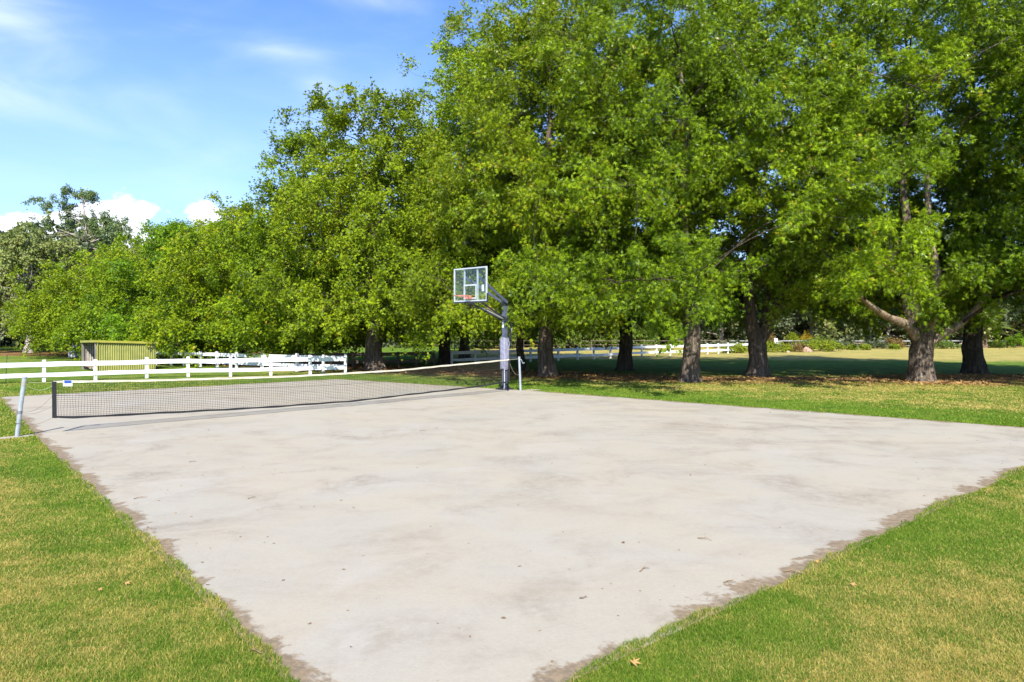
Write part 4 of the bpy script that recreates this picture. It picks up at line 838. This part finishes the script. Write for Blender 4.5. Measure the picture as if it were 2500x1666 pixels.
def rock(px, py, w_, h_, label):
    b = G(px, py); th = np.linspace(0, 2 * math.pi, 17)[:-1]; V = []; lv = ((1.0, -.05), (1.05, .25), (.85, .6), (.45, .92)); 
    for r, z in lv: V += [(w_ * r * math.cos(a) * (1 + .12 * g.normal()), w_ * .8 * r * math.sin(a) * (1 + .12 * g.normal()), h_ * z * (1 + .08 * g.normal()) - (.15 * h_ * math.cos(a) if z > .5 else 0)) for a in th]
    V.append((0, 0, h_)); F = [[k * 16 + j_, k * 16 + (j_ + 1) % 16, (k + 1) * 16 + (j_ + 1) % 16, (k + 1) * 16 + j_] for k in range(3) for j_ in range(16)]
    m = MB().add(V, F); m.f[3].append(np.array([[48 + j_, 48 + (j_ + 1) % 16, 64] for j_ in range(16)])); m.fm[3].append(np.zeros(16, np.int32))
    o = m.build('boulder', M['rock']); o.location = b; tagit(o, label, 'rock')
rock(1971, 860, .36, .38, 'tan boulder in the garden bed between two low mounds'); rock(1925, 861.5, .16, .16, 'small tan stone at the front edge of the garden bed')
# white garden chair and small table in the bed
b_ = G(1906, 851); ch = empty('garden_chair', b_ + Vector((0, .6, 0)), 'small white garden chair among the shrubs left of the golden shrub', 'chair', rz=.5)
MB().box((0, 0, .42), (.46, .44, .04)).build('seat', M['white'], ch); MB().beam((0, .22, .44), (0, .32, .95), .46, .035, up=(0, 1, 0)).build('backrest', M['white'], ch)
for x in (-.2, .2):
    for y in (-.19, .19): MB().box((x, y, .2), (.04, .04, .40)).build('leg', M['white'], ch)
    MB().box((x * 1.2, 0, .62), (.05, .46, .03)).build('armrest', M['white'], ch)
b_ = G(1948, 851); tb1 = empty('bird_bath', b_ + Vector((0, .5, 0)), 'small pale pedestal table or bird bath beside the golden shrub', 'bird bath')
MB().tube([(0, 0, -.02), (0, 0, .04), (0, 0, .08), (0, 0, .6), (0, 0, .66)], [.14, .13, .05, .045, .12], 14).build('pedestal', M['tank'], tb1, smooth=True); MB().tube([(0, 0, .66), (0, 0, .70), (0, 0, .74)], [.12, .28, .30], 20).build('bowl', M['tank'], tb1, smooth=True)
# low rustic rail fence near pale tree
b1, b2 = G(2080, 850), G(2165, 850); fence([b1 + (b2 - b1) * s_ for s_ in (0, .33, .66, 1)], 'low rustic timber rail at the foot of the pale branching tree', 'rust', H=.58, rails=((.44, .5),), bolts=False, post=(.07, .07), seed=12)
# pale branching tree
b_ = G(2141, 848.5); g = np.random.default_rng(31); t = empty('pale_tree', b_ + Vector((0, 1.5, 0)), 'pale bare branched tree spreading from its base under the low left limb', 'tree')
tb = MB(); tb.tube([(0, 0, -.1), (0, 0, .5), (.1, 0, 1.6), (.25, 0, 3.2), (.2, 0, 5)], [.27, .24, .19, .15, .06], 12)
for (pts, r) in (([(0, 0, .4), (-.8, .1, 1.4), (-1.4, 0, 2.4), (-2.4, 0, 3.6)], .14), ([(0, 0, .7), (-.35, 0, 1.9), (-.9, .2, 3.2), (-1.2, .3, 4.6)], .13), ([(0, 0, .8), (-.1, -.1, 2.2), (-.3, -.2, 3.9)], .1), ([(.1, 0, 1.2), (.8, 0, 1.9), (1.6, .1, 2.5)], .06), ([(-.9, 0, 1.6), (-1.5, .1, 1.9), (-2.2, .2, 2.7)], .05)):
    p = np.array(pts, float); t2 = np.linspace(0, 1, 10); tt = np.linspace(0, 1, len(p)); tb.tube(np.stack([np.interp(t2, tt, p[:, k]) for k in range(3)], -1), np.linspace(r, r * .4, 10), 8)
tb.build('trunk', M['bark_pale'], t, smooth=True)
cc = np.stack([g.normal(size=46) * 1.7 - .8, g.normal(size=46) * .9, 3.0 + g.random(46) * 2.6], -1); mb = MB(); sprays(mb, cc, unit(g.normal(size=cc.shape) + np.array([0, 0, .6])), g, 7, 9, L=(.3, .7), size=(.14, .24), shape=BLOB, faces=BLOB_F); mb.build('crown', M['gum'], t)
# palm
b_ = G(2412, 850); g = np.random.default_rng(32); t = empty('palm_tree', b_ + Vector((0, .6, 0)), 'palm with a short shaggy trunk and arching yellow green fronds behind the single dark trunk', 'palm tree')
tb = MB().tube([(0, 0, -.1), (0, 0, .4), (0, 0, 1.0), (0, 0, 1.7), (0, 0, 2.1)], [.40, .36, .38, .48, .3], 16)
for k in range(150):
    a = g.random() * 6.28; z = .3 + 1.7 * g.random(); r = .38 + .1 * (z - 1); d = np.array([math.cos(a), math.sin(a), 0]); p = d * r + np.array([0, 0, z]); tb.beam(p - d * .05, p + d * .13 + np.array([0, 0, .16]), .07, .03)
tb.build('trunk', M['palmbark'], t); mb = MB()
for k in range(34):
    a = g.random() * 6.28; e = .1 + 1.1 * g.random(); L = 2.6 + g.random(); s_ = np.linspace(0.05, 1, 30); hx = L * s_ * math.cos(e); hz = 2.0 + L * s_ * math.sin(e) - 1.5 * s_ ** 2 * math.cos(e)
    p = np.stack([hx * math.cos(a), hx * math.sin(a), hz], -1); side = np.array([-math.sin(a), math.cos(a), 0]); out = np.array([math.cos(a), math.sin(a), 0])
    for sg in (-1, 1): leaves(mb, p, side * sg + out * .7 + np.array([0, 0, -.25]), np.array([0, 0, 1.0]) + g.normal(size=p.shape) * .2, .5 * np.sin(s_ * 2.6 + .35).clip(.3, 1), g.random(30), np.full(30, g.random()), LANCE, LANCE_F)
    mb.tube(p[::5], np.linspace(.025, .006, 6), 4, var=.5, clump=.9)
mb.build('fronds', M['willow'], t)

# ------------------------------------------------------------------ fallen leaves and crumbs (uncountable), a few twigs
g = np.random.default_rng(8); n = 26000; x = g.uniform(-18, 24, n); y = g.uniform(20, 42, n); r = row_dist(x, y); k = g.random(n) < np.exp(-((r + .2) / 2.0) ** 2); x, y = x[k], y[k]
k = court_dist(x, y) > .1; x, y = x[k], y[k]
# heaps of dry leaves by the two right hand trunks
hx = np.concatenate([g.normal(18.6, 1.8, 5000), g.normal(15.8, .9, 1200)]); hy = np.concatenate([g.normal(28.2, .5, 5000), g.normal(25.2, .35, 1200)]); x = np.concatenate([x, hx]); y = np.concatenate([y, hy]); N = len(x)
mb = MB(); leaves(mb, np.stack([x, y, .01 + .03 * g.random(N)], -1), np.stack([g.normal(size=N), g.normal(size=N), .15 * g.normal(size=N)], -1), np.stack([.35 * g.normal(size=N), .35 * g.normal(size=N), np.ones(N)], -1), .08 + .09 * g.random(N), g.random(N), g.random(N), TRI, TRI_F)
mb.at.clear(); tagit(mb.build('leaf_litter', M['litter']), 'brown fallen leaves scattered under the trees', 'leaf litter', kind='stuff')
n = 2600; u = g.random(n); v = g.random(n) ** .9 * .5; q = np.array([cq(a, b) for a, b in zip(u, v)]); e = -court_dist(q[:, 0], q[:, 1]); k = g.random(n) < (.12 + np.exp(-e / .8)); q = q[k]; N = len(q)
mb = MB(); leaves(mb, np.column_stack([q, np.full(N, .012)]), np.stack([g.normal(size=N), g.normal(size=N), .2 * g.normal(size=N)], -1), np.stack([.3 * g.normal(size=N), .3 * g.normal(size=N), np.ones(N)], -1), .010 + .035 * g.random(N) ** 2.5, g.random(N), g.random(N), BLOB, BLOB_F)
mb.at.clear(); tagit(mb.build('leaf_crumbs', M['twig']), 'tiny dark leaf crumbs scattered on the concrete', 'debris', kind='stuff')
for k, (px, py, L, a, wh) in enumerate(((343, 1216, .14, .6, 'near the left grass edge'), (470, 1128, .1, .3, 'in the left part of the court'), (615, 1216, .1, .7, 'left of the court centre'), (1720, 1316, .13, -.6, 'in the right part of the court'), (1573, 1390, .12, .7, 'below the court centre at right'), (1787, 1422, .13, -.2, 'near the right grass edge'), (1940, 1398, .16, -.4, 'against the right grass edge'), (632, 1594, .14, -.5, 'on the dirt strip at bottom left'), (1425, 1460, .06, .3, 'right of the lower middle'), (1033, 1052, .12, .1, 'in the middle distance'))):
    p = G(px, py, .016); g2 = random.Random(k); pts = [(L * (s_ - .5) * math.cos(a), L * (s_ - .5) * math.sin(a) + .012 * math.sin(s_ * 7 + k), .006 + .012 * math.sin(s_ * 3.1)) for s_ in np.linspace(0, 1, 7)]
    m = MB().tube(pts, np.linspace(.005, .002, 7), 5); m.tube([pts[3], (pts[3][0] + .02, pts[3][1] + .025, .02)], [.003, .001], 4)
    o = m.build('fallen_twig', M['twig'], smooth=True); o.location = (p.x, p.y, .009); tagit(o, 'thin dry twig lying on the concrete %s' % wh, 'twig', 'twigs on the concrete')
for k, (px, py, s_, wh) in enumerate(((305, 1425, .032, 'dry orange leaf in the grass at lower left'), (240, 1440, .025, 'small orange leaf in the grass left of another'), (2080, 1428, .03, 'curled orange leaf in the grass at lower right'), (1545, 1620, .04, 'pale curled leaf in the grass near the bottom edge'), (1992, 1372, .03, 'yellow leaf on the concrete near the right grass'))):
    p = G(px, py, .03); m = MB(); leaves(m, np.zeros((1, 3)), np.array([[.6, .4, .25]]), np.array([[.2, -.3, 1.]]), np.array([s_ * 1.6]), np.array([.5]), np.array([.5])); m.at.clear()
    o = m.build('fallen_leaf', M['litter']); o.location = p; tagit(o, wh, 'leaf', 'single fallen leaves')
